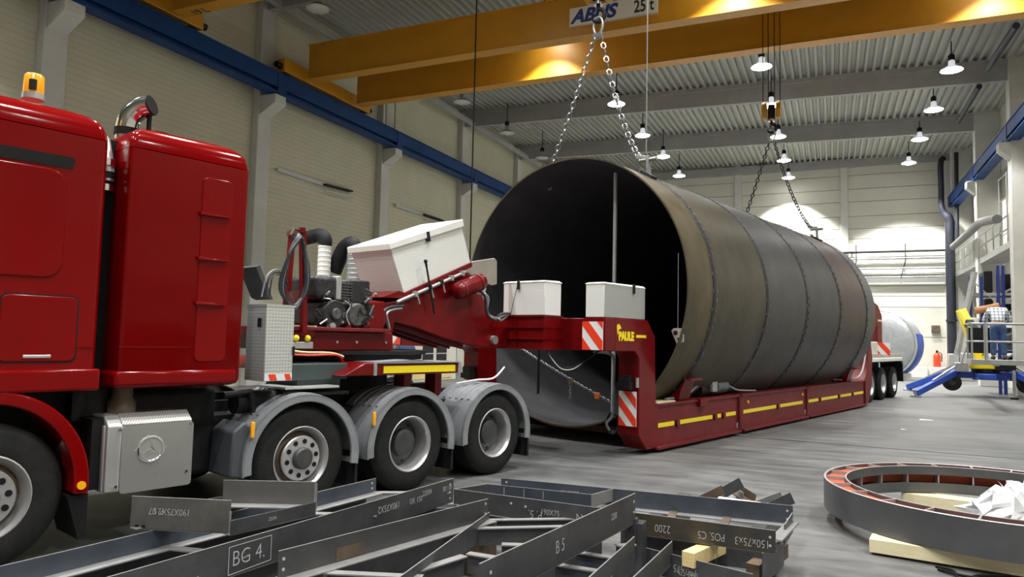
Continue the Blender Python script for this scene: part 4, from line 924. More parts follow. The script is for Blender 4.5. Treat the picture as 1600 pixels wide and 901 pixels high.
for k in range(3): part('cable_coil', MB().tube([(c.x - .05 + .1 * math.cos(q), 9.22 + .02 * k, .42 + (.16 - .02 * k) * math.sin(q)) for q in [2 * PI * j / 14 for j in range(14)]], .01, 6, closed=True), HOSE, tr, smooth=60)
# saddles, cross bearers and lashing gear on the bed
for y in (10.62, 19.9):
    def sad():
        zt = 1.05; xo = VC[0] + math.sqrt(2.27 ** 2 - (VC[1] - zt) ** 2); xi = VC[0] + math.sqrt(2.27 ** 2 - (VC[1] - .72) ** 2)
        return MB().prism([(-5.55, .715), (-5.3, .715), (-5.26, .9), (-5.18, 1.06), (xo, 1.06), (xo + .005, 1.05), ((xo + xi) / 2 + .04, .88), (xi, .72)], 'y', y - .18, y + .2)
    for o in sym('saddle', sad, DRED, bevel=.008):
        pass
    sym('saddle_cap', lambda: MB().box(-5.2, -5.08, y - .2, y + .22, 1.05, 1.075), DRED2)
    part('cross_bearer', MB().box(-8.4, -5.6, y - .15, y + .15, .08, .2), DRED, tr)
sym('timber_pad', lambda: MB().box(-5.57, -5.28, 9.72, 10.3, .716, .735), PLANK)
sym('bed_bracket', lambda: MB().box(-5.3, -5.2, 11.02, 11.28, .6, .73), DRED, bevel=.01)
wn = thing('lashing_winch', 'black lashing winch with a grey cover lying on the trailer bed edge', 'winch', (-5.45, 12.0, .72), 'T')
part('drum', MB().cyl((-5.5, 11.45, .85), (-5.5, 11.95, .85), .13, 14), BLACK, wn, smooth=40); part('cover', MB().cyl((-5.45, 12.0, .88), (-5.45, 12.45, .88), .13, 14), mat('petrol_cover', (.08, .12, .125), .3), wn, smooth=40)
part('ratchet', MB().box(-5.4, -5.32, 11.75, 11.95, .8, .98), GALV, wn, bevel=.01)
part('belt', MB().tube(catmull([(-5.4, 10.2, .75), (-5.38, 10.8, .77), (-5.38, 11.2, .9), (-5.42, 11.45, .93)], 5), .025, 6), MUDG, wn, smooth=60); part('belt', MB().tube(catmull([(-5.4, 12.45, .92), (-5.36, 12.8, .8), (-5.36, 13.3, .76), (-5.38, 13.8, .74)], 5), .02, 6), GALV, wn, smooth=60)
# rear frame, deck and bogie
rs_ = [(21.3, .07), (21.3, .72), (21.5, .85), (21.75, 1.3), (21.8, 1.9), (22.0, 1.9), (22.2, 1.3), (22.1, .6), (21.75, .07)]
sym('rear_side_frame', lambda: MB().prism(rs_, 'x', -5.72, -5.27), DRED2, bevel=.012)
part('rear_neck', MB().box(-8.2, -5.9, 21.9, 22.9, 1.1, 1.7), DRED, tr, bevel=.02)
p = [Tx(x, y, -5.75) for x, y in ((1364, 470), (1372, 477), (1378, 492), (1379, 556), (1372, 558), (1371, 505), (1362, 530), (1356, 530))]
part('rear_horn', MB().prism([(q.y, q.z) for q in p], 'x', -6.1, -5.75), DRED2, tr, bevel=.015)
part('horn_stripe', MB().box(-5.752, -5.744, p[3].y - .55, p[3].y - .05, 2.44, 2.5), PLANK, tr)
dkk = part('rear_deck', MB().box(-8.6, -5.4, 22.1, 26.6, 1.18, 1.3), WHITE, tr, bevel=.02)
part('deck_rail', MB().box(-5.5, -5.42, 22.2, 26.4, 1.3, 1.42), ALU, dkk); part('deck_box', MB().box(-6.4, -5.5, 22.6, 23.8, 1.3, 1.78), PANEL, dkk, bevel=.02)
warning_board(tr, -5.6, -5.2, 1.38, 1.76, 24.0)
part('far_plate', MB().box(-8.95, -7.6, 7.5, 7.8, 1.5, 1.95), DRED, tr); warning_board(tr, -8.92, -8.57, 1.51, 1.9, 7.49, -1)
part('deck_beam', MB().box(-6.2, -5.5, 22.2, 22.4, 1.42, 1.55), SOOT, tr)
part('rear_guard', MB().prism([(26.5, 1.2), (26.75, 1.15), (26.8, .5), (26.72, .5), (26.66, 1.08), (26.45, 1.12)], 'x', -6.1, -5.42), BLACK, tr)
part('rear_underframe', MB().box(-8.0, -6.1, 22.3, 26.5, .7, 1.18), SOOT, tr)
for y in (23.0, 24.45, 25.9):
    wheel(tr, -5.5, y, .5, 'deep'); wheel(tr, mx_(-5.5), y, .5, 'deep', side=-1)
    part('axle', MB().cyl((-8.2, y, .5), (-5.8, y, .5), .08, 10), SOOT, tr)
part('rear_cable', MB().tube(catmull([(-5.5, 19.3, .78), (-5.3, 20.3, .76), (-5.25, 20.9, .9), (-5.26, 21.35, 1.3), (-5.28, 21.55, 1.7)], 5), .025, 6), MUDG, tr, smooth=60)
# ================================================================== FOREGROUND STEEL FRAMES
def angle(parent, a, b, h=.19, fl=.075, toward=1, M=STEEL, th=.007, holes=(), name='angle_beam', flM=None):
    """L profile: web below the top edge a-b, flange at its foot towards (1) or away (-1) from the camera"""
    a = Vector(a); b = Vector(b); d = (b - a).normalized(); nrm = Vector((d.y, -d.x, 0)).normalized()
    if nrm.dot(CAM - a) < 0: nrm = -nrm
    D = Vector((0, 0, -h)); f = nrm * fl * toward; t = nrm * th
    o = part(name, MB().hexa([a + D, b + D, b + D - t, a + D - t, a, b, b - t, a - t]), M, parent, bevel=.0015)
    if fl: part('flange', MB().hexa([a + D, b + D, b + D + f, a + D + f, a + D + Vector((0, 0, th)), b + D + Vector((0, 0, th)), b + D + f + Vector((0, 0, th)), a + D + f + Vector((0, 0, th))]), flM or STEELL, o)
    if h > .1: part('cut_edge', MB().bar(a - t / 2 + Vector((0, 0, .001)), b - t / 2 + Vector((0, 0, .001)), th * 1.1, .002), STEELL, o)
    for u_, z_ in holes:
        c = (a + d * u_ if u_ >= 0 else b + d * u_) + Vector((0, 0, -z_))
        part('bolt_hole', MB().cyl(c + nrm * .0005, c + nrm * .003, .009, 10), CHALK, o)
    o_n = nrm
    return o, a, b, d, nrm
def chalk(beam, u_, z_, txt, size, flip=False, sx=.8):
    o, a, b, d, nrm = beam
    right = d if d.dot(CR) > 0 else -d
    c = a + d * u_ + Vector((0, 0, -z_)) + nrm * .003
    lettering('chalk_mark', txt, CHALK, o, c, -right if flip else right, nrm, size, extrude=.0005, sx=sx, bold=-.0012 * size / .08)
def plan(px, z): return Hz(px[0], px[1], z)
# long ladder frame
A = plan((60, 933), .5); fr2 = thing('welded_steelwork', 'long dark steel ladder frame chalked BG4 lying lowest at the left', 'steelwork', (A.x, A.y, 0), group='welded steel frames in the foreground')
Bm = angle(fr2, plan((60, 933), .5), plan((709, 747), .5), .19, .07, -1, holes=((-.05, .04), (-.05, .1), (-.05, .15)))
Cm = angle(fr2, plan((-60, 899), .5), plan((588, 747), .5), .11, .09, 1, STEELB, holes=((-.05, .03), (-.05, .07)))
for t in (.35, .7, .985): 
    p, q = Cm[1].lerp(Cm[2], t), Bm[1].lerp(Bm[2], t); part('cross_bar', MB().bar(p + Vector((0, 0, -.105)), q + Vector((0, 0, -.105)), .07, .008), STEELL, fr2)
L_ = (Bm[2] - Bm[1]).length
def along(bm, px):
    o, a, b, d, n_ = bm
    # parameter where the beam passes image column px
    lo, hi = 0., (b - a).length
    for _ in range(40):
        m_ = (lo + hi) / 2; v = a + d * m_ - CAM; xx = 800 + F * v.dot(CR) / v.dot(CF)
        if (xx < px) == ((b - a).dot(CR) > 0): lo = m_
        else: hi = m_
    return lo
chalk(Bm, along(Bm, 363), .135, 'BG 4.', .12, sx=.85)
u0, u1 = along(Bm, 358), along(Bm, 424)
for (p, q) in (((u0, .025), (u1, .025)), ((u1, .025), (u1, .165)), ((u1, .165), (u0, .175)), ((u0, .175), (u0, .025))):
    n_ = Bm[4] * .004; part('chalk_line', MB().bar(Bm[1] + Bm[3] * p[0] + Vector((0, 0, -p[1])) + n_, Bm[1] + Bm[3] * q[0] + Vector((0, 0, -q[1])) + n_, .001, .004, (0, 0, 1) if abs(p[0] - q[0]) > .01 else Bm[3]), CHALK, Bm[0])
chalk(Bm, along(Bm, 252), .15, '-5mm/Kürze', .055)
chalk(Bm, along(Bm, 625), .05, '190X75X2', .07, True); chalk(Bm, along(Bm, 640), .1, 'GR. 150', .06); chalk(Bm, along(Bm, 660), .07, '22004', .06); chalk(Bm, along(Bm, 692), .08, '80 / 08', .055)
for Y_, z0 in ((.1, .0),):
    for t in (.2, .62, .95):
        p = Bm[1].lerp(Bm[2], t); q = Cm[1].lerp(Cm[2], t); d_ = (q - p).normalized()
        solo('timber_bearer', MB().bar(Vector((*(p - d_ * .1).xy, .155)), Vector((*(q + d_ * .1).xy, .155)), 0.12, .31), STEEL, f'dark timber bearer under the BG4 frame, {["left", "middle", "right"][(.2,.62,.95).index(t)]} one', 'timber', (*p.xy, 0), bevel=.006)
# small open frame on top of it
A = plan((206, 775), .69)
fr1 = thing('welded_steelwork', 'small open steel frame lying on top of the BG4 frame', 'steelwork', (A.x, A.y, .5), group='welded steel frames in the foreground')
a1 = angle(fr1, plan((206, 775), .69), plan((361, 782), .69), .185, .1, -1, mat('steel_plate_worn', (.1, .1, .1), .45, .6, col2=(.19, .185, .17), scale=4))
chalk(a1, .36, .06, '190X75X2 07', .055, True); chalk(a1, .2, .06, 'P. 5', .05, True)
for u_ in (.03, .07): part('slot', MB().bar(a1[1] + a1[3] * u_ + Vector((0, 0, -.165)) + a1[4] * .001, a1[1] + a1[3] * (u_ + .02) + Vector((0, 0, -.165)) + a1[4] * .001, .004, .012), BLACK, a1[0])
part('weld_bead', MB().tube([a1[2] + Vector((0, 0, -.06)), a1[2] + Vector((0, 0, -.185))], .006, 6), STEELL, fr1)
a2 = angle(fr1, plan((361, 813), .585), plan((494, 784), .585), .085, .08, -1, STEEL)
a3 = angle(fr1, plan((349, 750), .69), plan((494, 753), .69), .15, .1, 1, mat('steel_plate_back', (.13, .13, .13), .4, .6, col2=(.18, .175, .165), scale=3))
q = a3[2]; part('angle_end', MB().bar(q + Vector((0, 0, -.01)), q + Vector((0, 0, -.18)), .02, .008), STEELL, fr1)
chalk(a2, .25, .05, '22/04', .03)
l0 = a1[1] + Vector((0, 0, -.1)); l1 = a3[1] + Vector((0, 0, -.1)); angle(fr1, l0, l1, .08, .07, 1)
# front angle D with cross bars towards the centre
A = plan((436, 861), .5)
fr4 = thing('welded_steelwork', 'steel frame with a pale-flanged front angle and bolt holes at bottom centre', 'steelwork', (A.x, A.y, .1), group='welded steel frames in the foreground')
Dm = angle(fr4, plan((436, 861), .5), plan((763, 779), .5), .15, .085, 1, mat('steel_scaled', (.075, .075, .078), .45, .6, col2=(.13, .13, .13), scale=2.5), holes=((.03, .045), (.03, .1), (-.03, .03), (-.03, .1)))
u_ = along(Dm, 548); c = Dm[1] + Dm[3] * u_ + Vector((0, 0, -.1)) + Dm[4] * .002; part('rust_patch', MB().bar(c - Dm[3] * .1, c + Dm[3] * .1, .002, .07), RUSTY, Dm[0])
for (p, q, w_) in (((744, 825), (880, 822), .05), ((765, 812), (905, 810), .05), ((731, 864), (775, 871), .06), ((784, 850), (820, 851), .06), ((640, 895), (725, 868), .06), ((500, 893), (660, 901), .06)):
    part('cross_bar', MB().bar(plan(p, .345), plan(q, .345), w_, .008), STEELL, fr4)
    a_, b_ = plan(p, .345), plan(q, .345); part('cross_web', MB().bar(a_ + Vector((0, 0, -.06)), b_ + Vector((0, 0, -.06)), .007, .11), STEEL, fr4)
E1x = [plan((763, 790), .4), plan((700, 880), .4)]
angle(fr4, plan((765, 800), .4), plan((620, 905), .4), .15, .0, 1)
for i, t in enumerate((.12, .9)):
    p = Dm[1].lerp(Dm[2], t); solo('support_block', MB().box(p.x - .1, p.x + .1, p.y - .0, p.y + .2, 0, .348), RUSTY, ('left' if i == 0 else 'right') + ' steel block under the pale-flanged front angle', 'block', (p.x, p.y, 0))
# crossing beam H with its lower twins
A = plan((765, 874), .62)
frH = thing('welded_steelwork', 'steel frame with a tall dark beam crossing on top at bottom centre', 'steelwork', (A.x, A.y, .1), group='welded steel frames in the foreground')
Hm = angle(frH, plan((750, 881), .62), plan((993, 770.5), .62), .2, .07, -1, holes=((-.03, .05), (-.03, .12), (.09, .06)))
chalk(Hm, along(Hm, 868), .13, 'B 5', .1); chalk(Hm, along(Hm, 955), .1, '2200', .06, sx=.7)
H2 = angle(frH, plan((900, 921), .42), plan((992, 838), .42), .2, .07, -1); chalk(H2, along(H2, 945), .14, '190x75', .06)
H3 = angle(frH, plan((970, 921), .3), plan((1051, 845), .3), .15, .07, -1)
for p, q in (((900, 862), (958, 871)), ((868, 881), (936, 892)), ((963, 852), (992, 850))):
    part('cross_bar', MB().bar(plan(p, .36), plan(q, .36), .05, .008), STEELL, frH); part('cross_web', MB().bar(plan(p, .36) + Vector((0, 0, -.06)), plan(q, .36) + Vector((0, 0, -.06)), .007, .11), STEELB, frH)
e = Hm[2]; part('end_post', MB().box(e.x - .03, e.x + .01, e.y - .02, e.y + .05, .2, .45), STEEL, frH)
part('foot', MB().box(e.x - .1, e.x + .05, e.y, e.y + .12, 0, .42), STEEL, frH); p = plan((800, 901), .4); part('foot', MB().box(p.x - .1, p.x + .05, p.y, p.y + .1, 0, .42), STEEL, frH)
# centre frame E
A = plan((710, 764), .45)
frE = thing('welded_steelwork', 'dark steel frame chalked P5 behind the crossing beam', 'steelwork', (A.x, A.y, .1), group='welded steel frames in the foreground')
E1 = angle(frE, plan((710, 764), .45), plan((950, 795), .45), .16, .07, -1, holes=((.5, .05), (.62, .06)))
E2 = angle(frE, plan((761, 756), .45), plan((924, 772.5), .45), .14, .07, -1, STEELB)
angle(frE, plan((710, 764), .45), plan((761, 756), .45), .12, .05, 1); angle(frE, plan((924, 772.5), .45), plan((962, 762), .45), .1, .05, -1, STEELL)
for px in (788, 819, 849): 
    u_ = along(E2, px); c = E2[1] + E2[3] * u_ + E2[4] * .003; part('chalk_line', MB().bar(c + Vector((0, 0, -.01)), c + Vector((0, 0, -.07)), .001, .004, E2[3]), CHALK, E2[0])
chalk(E1, along(E1, 848), .08, 'P. 5.', .085, True); chalk(E1, along(E1, 845), .1, '190X75', .06); chalk(E1, along(E1, 900), .12, 'N 5', .09)
for px in (730, 880): u_ = along(E1, px); p = E1[1] + E1[3] * u_; part('foot', MB().box(p.x - .06, p.x + .06, p.y + .01, p.y + .12, 0, .3), STEEL, frE)
# right frame G
A = plan((783, 747), .45)
frG = thing('welded_steelwork', 'long steel frame with holed ends chalked C5 at the right of the pile', 'steelwork', (A.x, A.y, .1), group='welded steel frames in the foreground')
G1 = angle(frG, plan((783, 746.5), .45), plan((1239, 790), .45), .14, .09, 1, STEELB, holes=((.05, .03), (-.04, .04), (-.04, .1)))
chalk(G1, along(G1, 905), .05, '2200/15', .06, True)
G2 = angle(frG, plan((985, 800), .43), plan((1212, 829), .43), .15, .07, -1, mat('steel_rust_bloom', (.055, .06, .07), .42, .6, col2=(.13, .1, .06), scale=4.5), holes=((-.035, .045), (-.035, .1)))
chalk(G2, along(G2, 1203), .07, '150x75x3', .075, True, sx=.75); chalk(G2, along(G2, 1133), .065, 'POS. C5', .075, True, sx=.7); chalk(G2, along(G2, 1048), .06, '2200', .075, True, sx=.75)
p, q = G2[2], G1[2]; part('end_bar', MB().bar(p + Vector((0, 0, -.06)), q + Vector((0, 0, -.12)), .08, .012), STEELL, frG)
e1 = angle(frG, p + (q - p) * .5 + Vector((0, 0, -.05)), q + Vector((0, 0, -.05)), .14, .05, -1, holes=((-.04, .04), (-.04, .1)))
for t in (.25, .6): pp, qq = G2[1].lerp(G2[2], t), G1[1].lerp(G1[2], .5 + t / 2); part('cross_bar', MB().bar(pp + Vector((0, 0, -.14)), qq + Vector((0, 0, -.13)), .06, .01), RUSTY, frG)
A = plan((1010, 860), .2)
frL = thing('welded_steelwork', 'lowest dark steel frame with chalk numbers under the right frame', 'steelwork', (A.x, A.y, 0), group='welded steel frames in the foreground')
G3 = angle(frL, plan((985, 850), .22), plan((1176, 897), .22), .16, .07, -1); chalk(G3, along(G3, 1090), .06, '190X75', .07, True); chalk(G3, along(G3, 1165), .1, '03X75X3', .06); chalk(G3, along(G3, 1060), .12, 'C5 200', .06)
p = plan((1192, 864), .28); q = plan((1225, 838), .28); angle(frL, p, q, .2, .07, -1); r_ = plan((1176, 893), .12); part('end_bar', MB().bar(r_, plan((1222, 858), .12), .09, .1), RUSTY, frL)
a_ = plan((990, 822), .22); angle(frL, plan((990, 835), .22), plan((1200, 862), .22), .14, .06, 1)
# second layer of frames, added to darken the gaps under the pile
A = Bm[1].lerp(Bm[2], .5)
frU = thing('welded_steelwork', 'dark steel frame added under the BG4 frame to darken the floor', 'steelwork', (A.x, A.y, 0), group='welded steel frames in the foreground')
def under(par, bm, t0, t1, z, h, off=.03):
    o, a, b, d, n_ = bm; k = Vector((0, 0, z - a.z)); p = a.lerp(b, t0) + k - n_ * off; q = a.lerp(b, t1) + k - n_ * off
    return angle(par, p, q, h, .06, -1)
under(frU, Bm, .02, .97, .3, .2, .06); under(frU, Cm, .02, .97, .36, .24, .02)
A = Dm[1].lerp(Dm[2], .5)
frV = thing('welded_steelwork', 'dark steel frame added under the bottom centre beams to darken the floor', 'steelwork', (A.x, A.y, 0), group='welded steel frames in the foreground')
under(frV, Dm, .03, .98, .33, .2, .1); under(frV, Dm, .1, .98, .3, .2, .45); under(frV, E1, .05, .95, .27, .2, .05); under(frV, Hm, .25, .95, .38, .2, .2); under(frV, G2, .02, .6, .26, .18, .1)
# timber block sticking out under frame G
p = plan((1075, 862), .27); q = plan((1130, 838), .27)
solo('timber_block', MB().bar(p + Vector((0, 0, -.05)), q + Vector((0, 0, -.05)), .09, .1), WOOD, 'yellow square timber sticking out under the C5 frame', 'timber', (p.x, p.y, .17), bevel=.004)
for i, px in enumerate((1020, 1180)):
    p = plan((px, 818 if i == 0 else 842), .2); d_ = (G1[2] - G2[2]).normalized(); solo('bearer', MB().bar(Vector((p.x, p.y, .13)), Vector((p.x, p.y, .13)) + d_ * .9, 0.1, .26), STEEL, ('left' if i == 0 else 'right') + ' dark timber bearer below the C5 frame', 'timber', (p.x, p.y, 0))
# scrap lying behind frame G
pc = Hz(1165, 800, 0)
for i, (px, py, l_, yaw, tilt, M, lab) in enumerate(((1112, 772, .35, 35, 35, RUSTY, 'rusty offcut angle leaning at the left end of the scrap heap'), (1136, 768, .42, 28, 42, STEEL, 'dark pointed steel offcut standing in the scrap heap'), (1152, 762, .4, 120, 10, STEELL, 'grey steel offcut lying flat at the back of the scrap heap'),
        (1200, 782, .4, 30, 30, STEELL, 'grey channel offcut tilted at the right of the scrap heap'), (1218, 786, .35, 25, 38, STEEL, 'dark offcut at the right end of the scrap heap'), (1168, 766, .3, 140, 22, RUSTY, 'brown steel offcut beside the white sheet'), (1125, 776, .3, 80, 5, RUSTY, 'flat rusty offcut in front of the scrap heap'))):
    p = Hz(px, py + 14, .05); l_ *= .72; c_, s_ = math.cos(math.radians(yaw)), math.sin(math.radians(yaw)); t_ = math.tan(math.radians(tilt))
    d_ = Vector((c_, s_, 0)) * l_ / 2; a_ = p - d_ + Vector((0, 0, .02)); b_ = p + d_ + Vector((0, 0, .02 + l_ * t_ * .6))
    n_ = Vector((-s_, c_, 0)) * .1
    solo('steel_offcut', MB().bar(a_, b_, .008, .11).bar(a_ + n_ * .5 + Vector((0, 0, -.03)), b_ + n_ * .5 + Vector((0, 0, -.03)), .1, .008), M, lab, 'offcut', (p.x, p.y, 0), group='scrap offcuts behind the frames')
p = Hz(1150, 792, .12); solo('white_sheet', MB().hexa([p + Vector(v) for v in ((-.2, -.1, 0), (.2, -.12, 0), (.22, .1, .01), (-.18, .12, .02), (-.19, -.1, .03), (.19, -.1, .02), (.21, .1, .05), (-.17, .11, .06))]), WHITE, 'white sheet of paper lying on the scrap heap', 'sheet', (p.x, p.y, .1))
# ================================================================== FLANGED RING
RC = Vector((1.34, 7.64, 0)); RR = 1.415
rg = thing('flanged_ring', 'large grey steel ring with red primed pockets lying on planks at the right', 'ring', (RC.x, RC.y, .12))
part('outer_band', MB().lathe([(RR - .02, .13), (RR, .13), (RR, .4), (RR - .02, .4), (RR - .02, .13)], RC, (0, 0, 1), 96), RINGM, rg, smooth=30)
part('outer_edge', MB().lathe([(RR - .021, .4), (RR, .4), (RR - .004, .404), (RR - .018, .404), (RR - .021, .4)], RC, (0, 0, 1), 96), RINGL, rg, smooth=30)
RI = RR - .2
part('inner_upper_band', MB().lathe([(RI, .315), (RI + .014, .315), (RI + .014, .4), (RI, .4), (RI, .315)], RC, (0, 0, 1), 96), RINGM, rg, smooth=30)
part('inner_edge', MB().lathe([(RI, .4), (RI + .014, .4), (RI + .013, .403), (RI + .001, .403), (RI, .4)], RC, (0, 0, 1), 96), RINGL, rg, smooth=30)
part('inner_lower_band', MB().lathe([(RI, .13), (RI + .02, .13), (RI + .02, .23), (RI, .23), (RI, .13)], RC, (0, 0, 1), 96), RINGM, rg, smooth=30)
part('pocket_floor', MB().lathe([(RI + .0, .14), (RR - .015, .14)], RC, (0, 0, 1), 96), PRIMER, rg, smooth=30)
NR = 24
for k in range(NR):
    a0, a1 = 2 * PI * k / NR, 2 * PI * (k + 1) / NR; am = a0
    u_ = Vector((math.cos(am), math.sin(am), 0)); part('rib', MB().bar(RC + u_ * (RI + .01) + Vector((0, 0, .27)), RC + u_ * (RR - .015) + Vector((0, 0, .27)), .012, .262), RINGL, rg)
    g_ = .012
    vs2 = [RC + Vector((math.cos(a) * r, math.sin(a) * r, z)) for z in (.362, .37) for a, r in ((a0 + g_, RI + .022), (a0 + g_, RR - .022), ((a0 + a1) / 2, RR - .019), (a1 - g_, RR - .022), (a1 - g_, RI + .022), ((a0 + a1) / 2, RI + .024))]
    part('primed_pocket', MB().add(vs2, [(0, 1, 2, 3, 4, 5), (11, 10, 9, 8, 7, 6)] + [(i, (i + 1) % 6, 6 + (i + 1) % 6, 6 + i) for i in range(6)]), PRIMER, rg)
    ou = [RC + Vector((math.cos(a) * (RI + .11), math.sin(a) * (RI + .11), z)) for z in (.225, .32) for a in (a0, a1)]
    part('inner_pocket', MB().add(ou, [(0, 1, 3, 2)]), PRIMER, rg)
p, q = Hz(1358, 842, .12), Hz(1640, 885, .12)
n_ = Vector((q.y - p.y, p.x - q.x, 0)).normalized(); n_ = n_ if n_.dot(CAM - p) < 0 else -n_
solo('plank', MB().hexa([p * 1, q * 1, q + n_ * .2, p + n_ * .2] and [Vector((*v.xy, z)) for z in (0.02, .125) for v in (p, q, q + n_ * .2, p + n_ * .2)]), PLANK, 'pale yellow plank under the near side of the ring', 'plank', (p.x, p.y, 0), bevel=.004)
p, q = Hz(1408, 772, .1), Hz(1560, 792, .1); solo('plank', MB().hexa([Vector((*v.xy, z)) for z in (.0, .12) for v in (p, q, q + n_ * .22, p + n_ * .22)]), PLANK, 'pale plank seen inside the ring', 'plank', (p.x, p.y, 0), bevel=.004)
# crumpled white plastic in the ring
cp = MB(); random.seed(3); c = Hz(1592, 806, .3)
nu, nv = 34, 14; vs2 = []
for i in range(nv + 1):
    for k in range(nu):
        t = PI * .5 * i / nv; a = 2 * PI * k / nu; r = (.5 if k % 2 else .43) * (1 + random.uniform(-.22, .22))
        vs2.append(Vector((1.0 * r * math.sin(t + .05) * math.cos(a), r * .6 * math.sin(t + .05) * math.sin(a), .34 * math.cos(t) * (1 + random.uniform(-.35, .3)))) + Vector((c.x + .14, c.y + .15, .16)))
cp.add(vs2, [(i * nu + k, i * nu + (k + 1) % nu, (i + 1) * nu + (k + 1) % nu, (i + 1) * nu + k) for i in range(nv) for k in range(nu)] + [tuple(range(nu))])
solo('crumpled_plastic', cp, mat('white_film', (.8, .81, .84), .4, var=.1, scale=9), 'crumpled white plastic film heaped inside the ring', 'plastic', (c.x, c.y, .12))
# dark cable on the floor below the plank
solo('floor_cable', MB().tube(catmull([Hz(1462, 884, .012), Hz(1490, 892, .012), Hz(1500, 905, .012), Hz(1530, 899, .012), Hz(1578, 899, .012)], 6), .011, 6).tube(catmull([Hz(1466, 889, .012), Hz(1500, 898, .02), Hz(1540, 905, .012)], 6), .011, 6), BLACK, 'thin black cable lying on the floor below the plank', 'cable', Hz(1490, 895, 0), smooth=60)
random.seed(11)
for px, py, w_, lab in ((1447, 656, .14, 'scrap of white paper on the floor beyond the joint'), (1412, 671, .05, 'small white fleck on the floor near the paper scrap')):
    p = Hz(px, py, .0); solo('paper_scrap', MB().hexa([p + Vector(v) for v in ((-w_, -w_ * .6, .001), (w_, -w_ * .5, .001), (w_ * .9, w_ * .6, .001), (-w_ * .8, w_ * .5, .001), (-w_, -w_ * .6, .006), (w_, -w_ * .5, .012), (w_ * .9, w_ * .6, .006), (-w_ * .8, w_ * .5, .015))]), WHITE, lab, 'paper', p)
# ================================================================== RIGHT BACKGROUND
# foil wrapped vessel head standing behind the trailer
fc = Vector((2.15, 40.6, 1.76)); fa = Vector((math.sin(math.radians(-22)), -math.cos(math.radians(-22)), 0))
fv = thing('wrapped_drum', 'foil-wrapped round drum with a blue cover standing behind the trailer', 'drum', (fc.x, fc.y, 0))
part('drum_body', MB().lathe([(0, .06), (.9, .03), (1.4, -.06), (1.64, -.18), (1.7, -.3), (1.7, -1.3), (0, -1.4)], fc, fa, 48), FOIL, fv, smooth=40)
part('drum_rim', MB().lathe([(1.66, -.18), (1.73, -.2), (1.74, -.3), (1.7, -.32)], fc, fa, 48), ALU, fv, smooth=40)
part('blue_cover', MB().lathe([(1.72, -.4), (1.75, -.45), (1.74, -1.3), (1.7, -1.36)], fc, fa, 30, PI * .58, PI * 1.1), BLUE, fv, smooth=40)
for s in (-1, 1): p = fc + Vector((fa.y, -fa.x, 0)) * s * .9 - fa * .8; part('drum_chock', MB().box(p.x - .35, p.x + .35, p.y - .3, p.y + .3, 0, .32), WHITE, fv)
# trailer-mounted boom lift
lf = thing('boom_lift', 'blue and yellow towable boom lift with outriggers and a grey basket', 'lift', (4.6, 29.2, 0))
cx, cy = 4.75, 29.3
part('chassis', MB().box(cx - 1.0, cx + 1.3, cy - .22, cy + .22, .62, .84).box(cx - .25, cx + .25, cy - 1.0, cy + 1.0, .62, .8), BLUE, lf, bevel=.02)
for i, (fx, fy) in enumerate(((2.55, 27.3), (2.65, 31.1), (7.0 - .4, 27.2), (6.6, 31.3))):
    a_ = Vector((cx + (-.75 if fx < cx else .9), cy + (-.25 if fy < cy else .25), .84)); b_ = Vector((fx, fy, .12))
    g = part('outrigger', MB().bar(a_, b_, .16, .2), BLUE, lf, bevel=.015)
    part('outrigger_foot', MB().cyl((fx, fy, 0), (fx, fy, .05), .17, 14).cyl((fx, fy, .05), (fx, fy, .2), .05, 8), GALV, g)
    part('outrigger_ram', MB().bar(a_ + Vector((0, 0, .22)), a_.lerp(b_, .6) + Vector((0, 0, .12)), .06, .06), GALV, g)
for X in (cx - .95, cx + 1.2):
    w_ = part('lift_wheel', MB().lathe([(.1, 0), (.25, .0), (.29, .04), (.29, .16), (.25, .2), (.1, .2), (.1, 0)], (X, cy - .5, .47), (0, 1, 0), 24), TYRE, lf, smooth=40); part('lift_hub', MB().lathe([(0, .04), (.11, .03), (.11, .17), (0, .17)], (X, cy - .5, .47), (0, 1, 0), 16), RIMD, w_)
part('jockey_leg', MB().cyl((cx + .75, cy - .9, .05), (cx + .75, cy - .9, .95), .05, 10), GALV, lf); part('jockey_foot', MB().cyl((cx + .75, cy - .9, 0), (cx + .75, cy - .9, .06), .12, 12), SOOT, lf)
part('control_box', MB().box(cx - .85, cx - .45, cy - .5, cy - .2, .84, 1.15), GALV, lf, bevel=.02)
part('turntable', MB().cyl((cx + .1, cy, .84), (cx + .1, cy, 1.0), .42, 20), SOOT, lf)
part('drive_pack', MB().box(cx - .4, cx + .5, cy - .45, cy + .1, .95, 1.25), YEL, lf, bevel=.04); part('battery_box', MB().box(cx + .3, cx + .9, cy - .5, cy - .1, .9, 1.2), SOOT, lf, bevel=.03)
part('boom', MB().bar((cx + .1, cy + .3, 1.0), (cx - .55, cy + .2, 3.0), .24, .3), YEL, lf, bevel=.02); part('boom_stripe', MB().bar((cx - .1, cy + .14, 1.6), (cx - .3, cy + .09, 2.2), .26, .05), SOOT, lf)
part('boom', MB().bar((cx - .55, cy - .1, 2.9), (cx - .2, cy - 2.0, 1.5), .2, .24), YEL, lf, bevel=.02); part('boom_stripe', MB().bar((cx - .45, cy - .63, 2.52), (cx - .35, cy - 1.1, 2.2), .22, .26), SOOT, lf)
part('jib', MB().bar((cx - .2, cy - 2.0, 1.5), (4.15, 23.5, 1.25), .14, .16), GALV, lf)
part('lift_ladder', MB().bar((cx - .75, cy - .5, .9), (cx - .5, cy - .5, 1.7), .05, .05).bar((cx - .6, cy - .5, .9), (cx - .3, cy - .5, 1.7), .05, .05), GALV, lf)
bx0, bx1, by0, by1, bz = 3.44, 5.1, 22.7, 23.4, 1.22
bk = part('basket_floor', MB().box(bx0, bx1, by0, by1, bz, bz + .14), GALV, lf, bevel=.01)
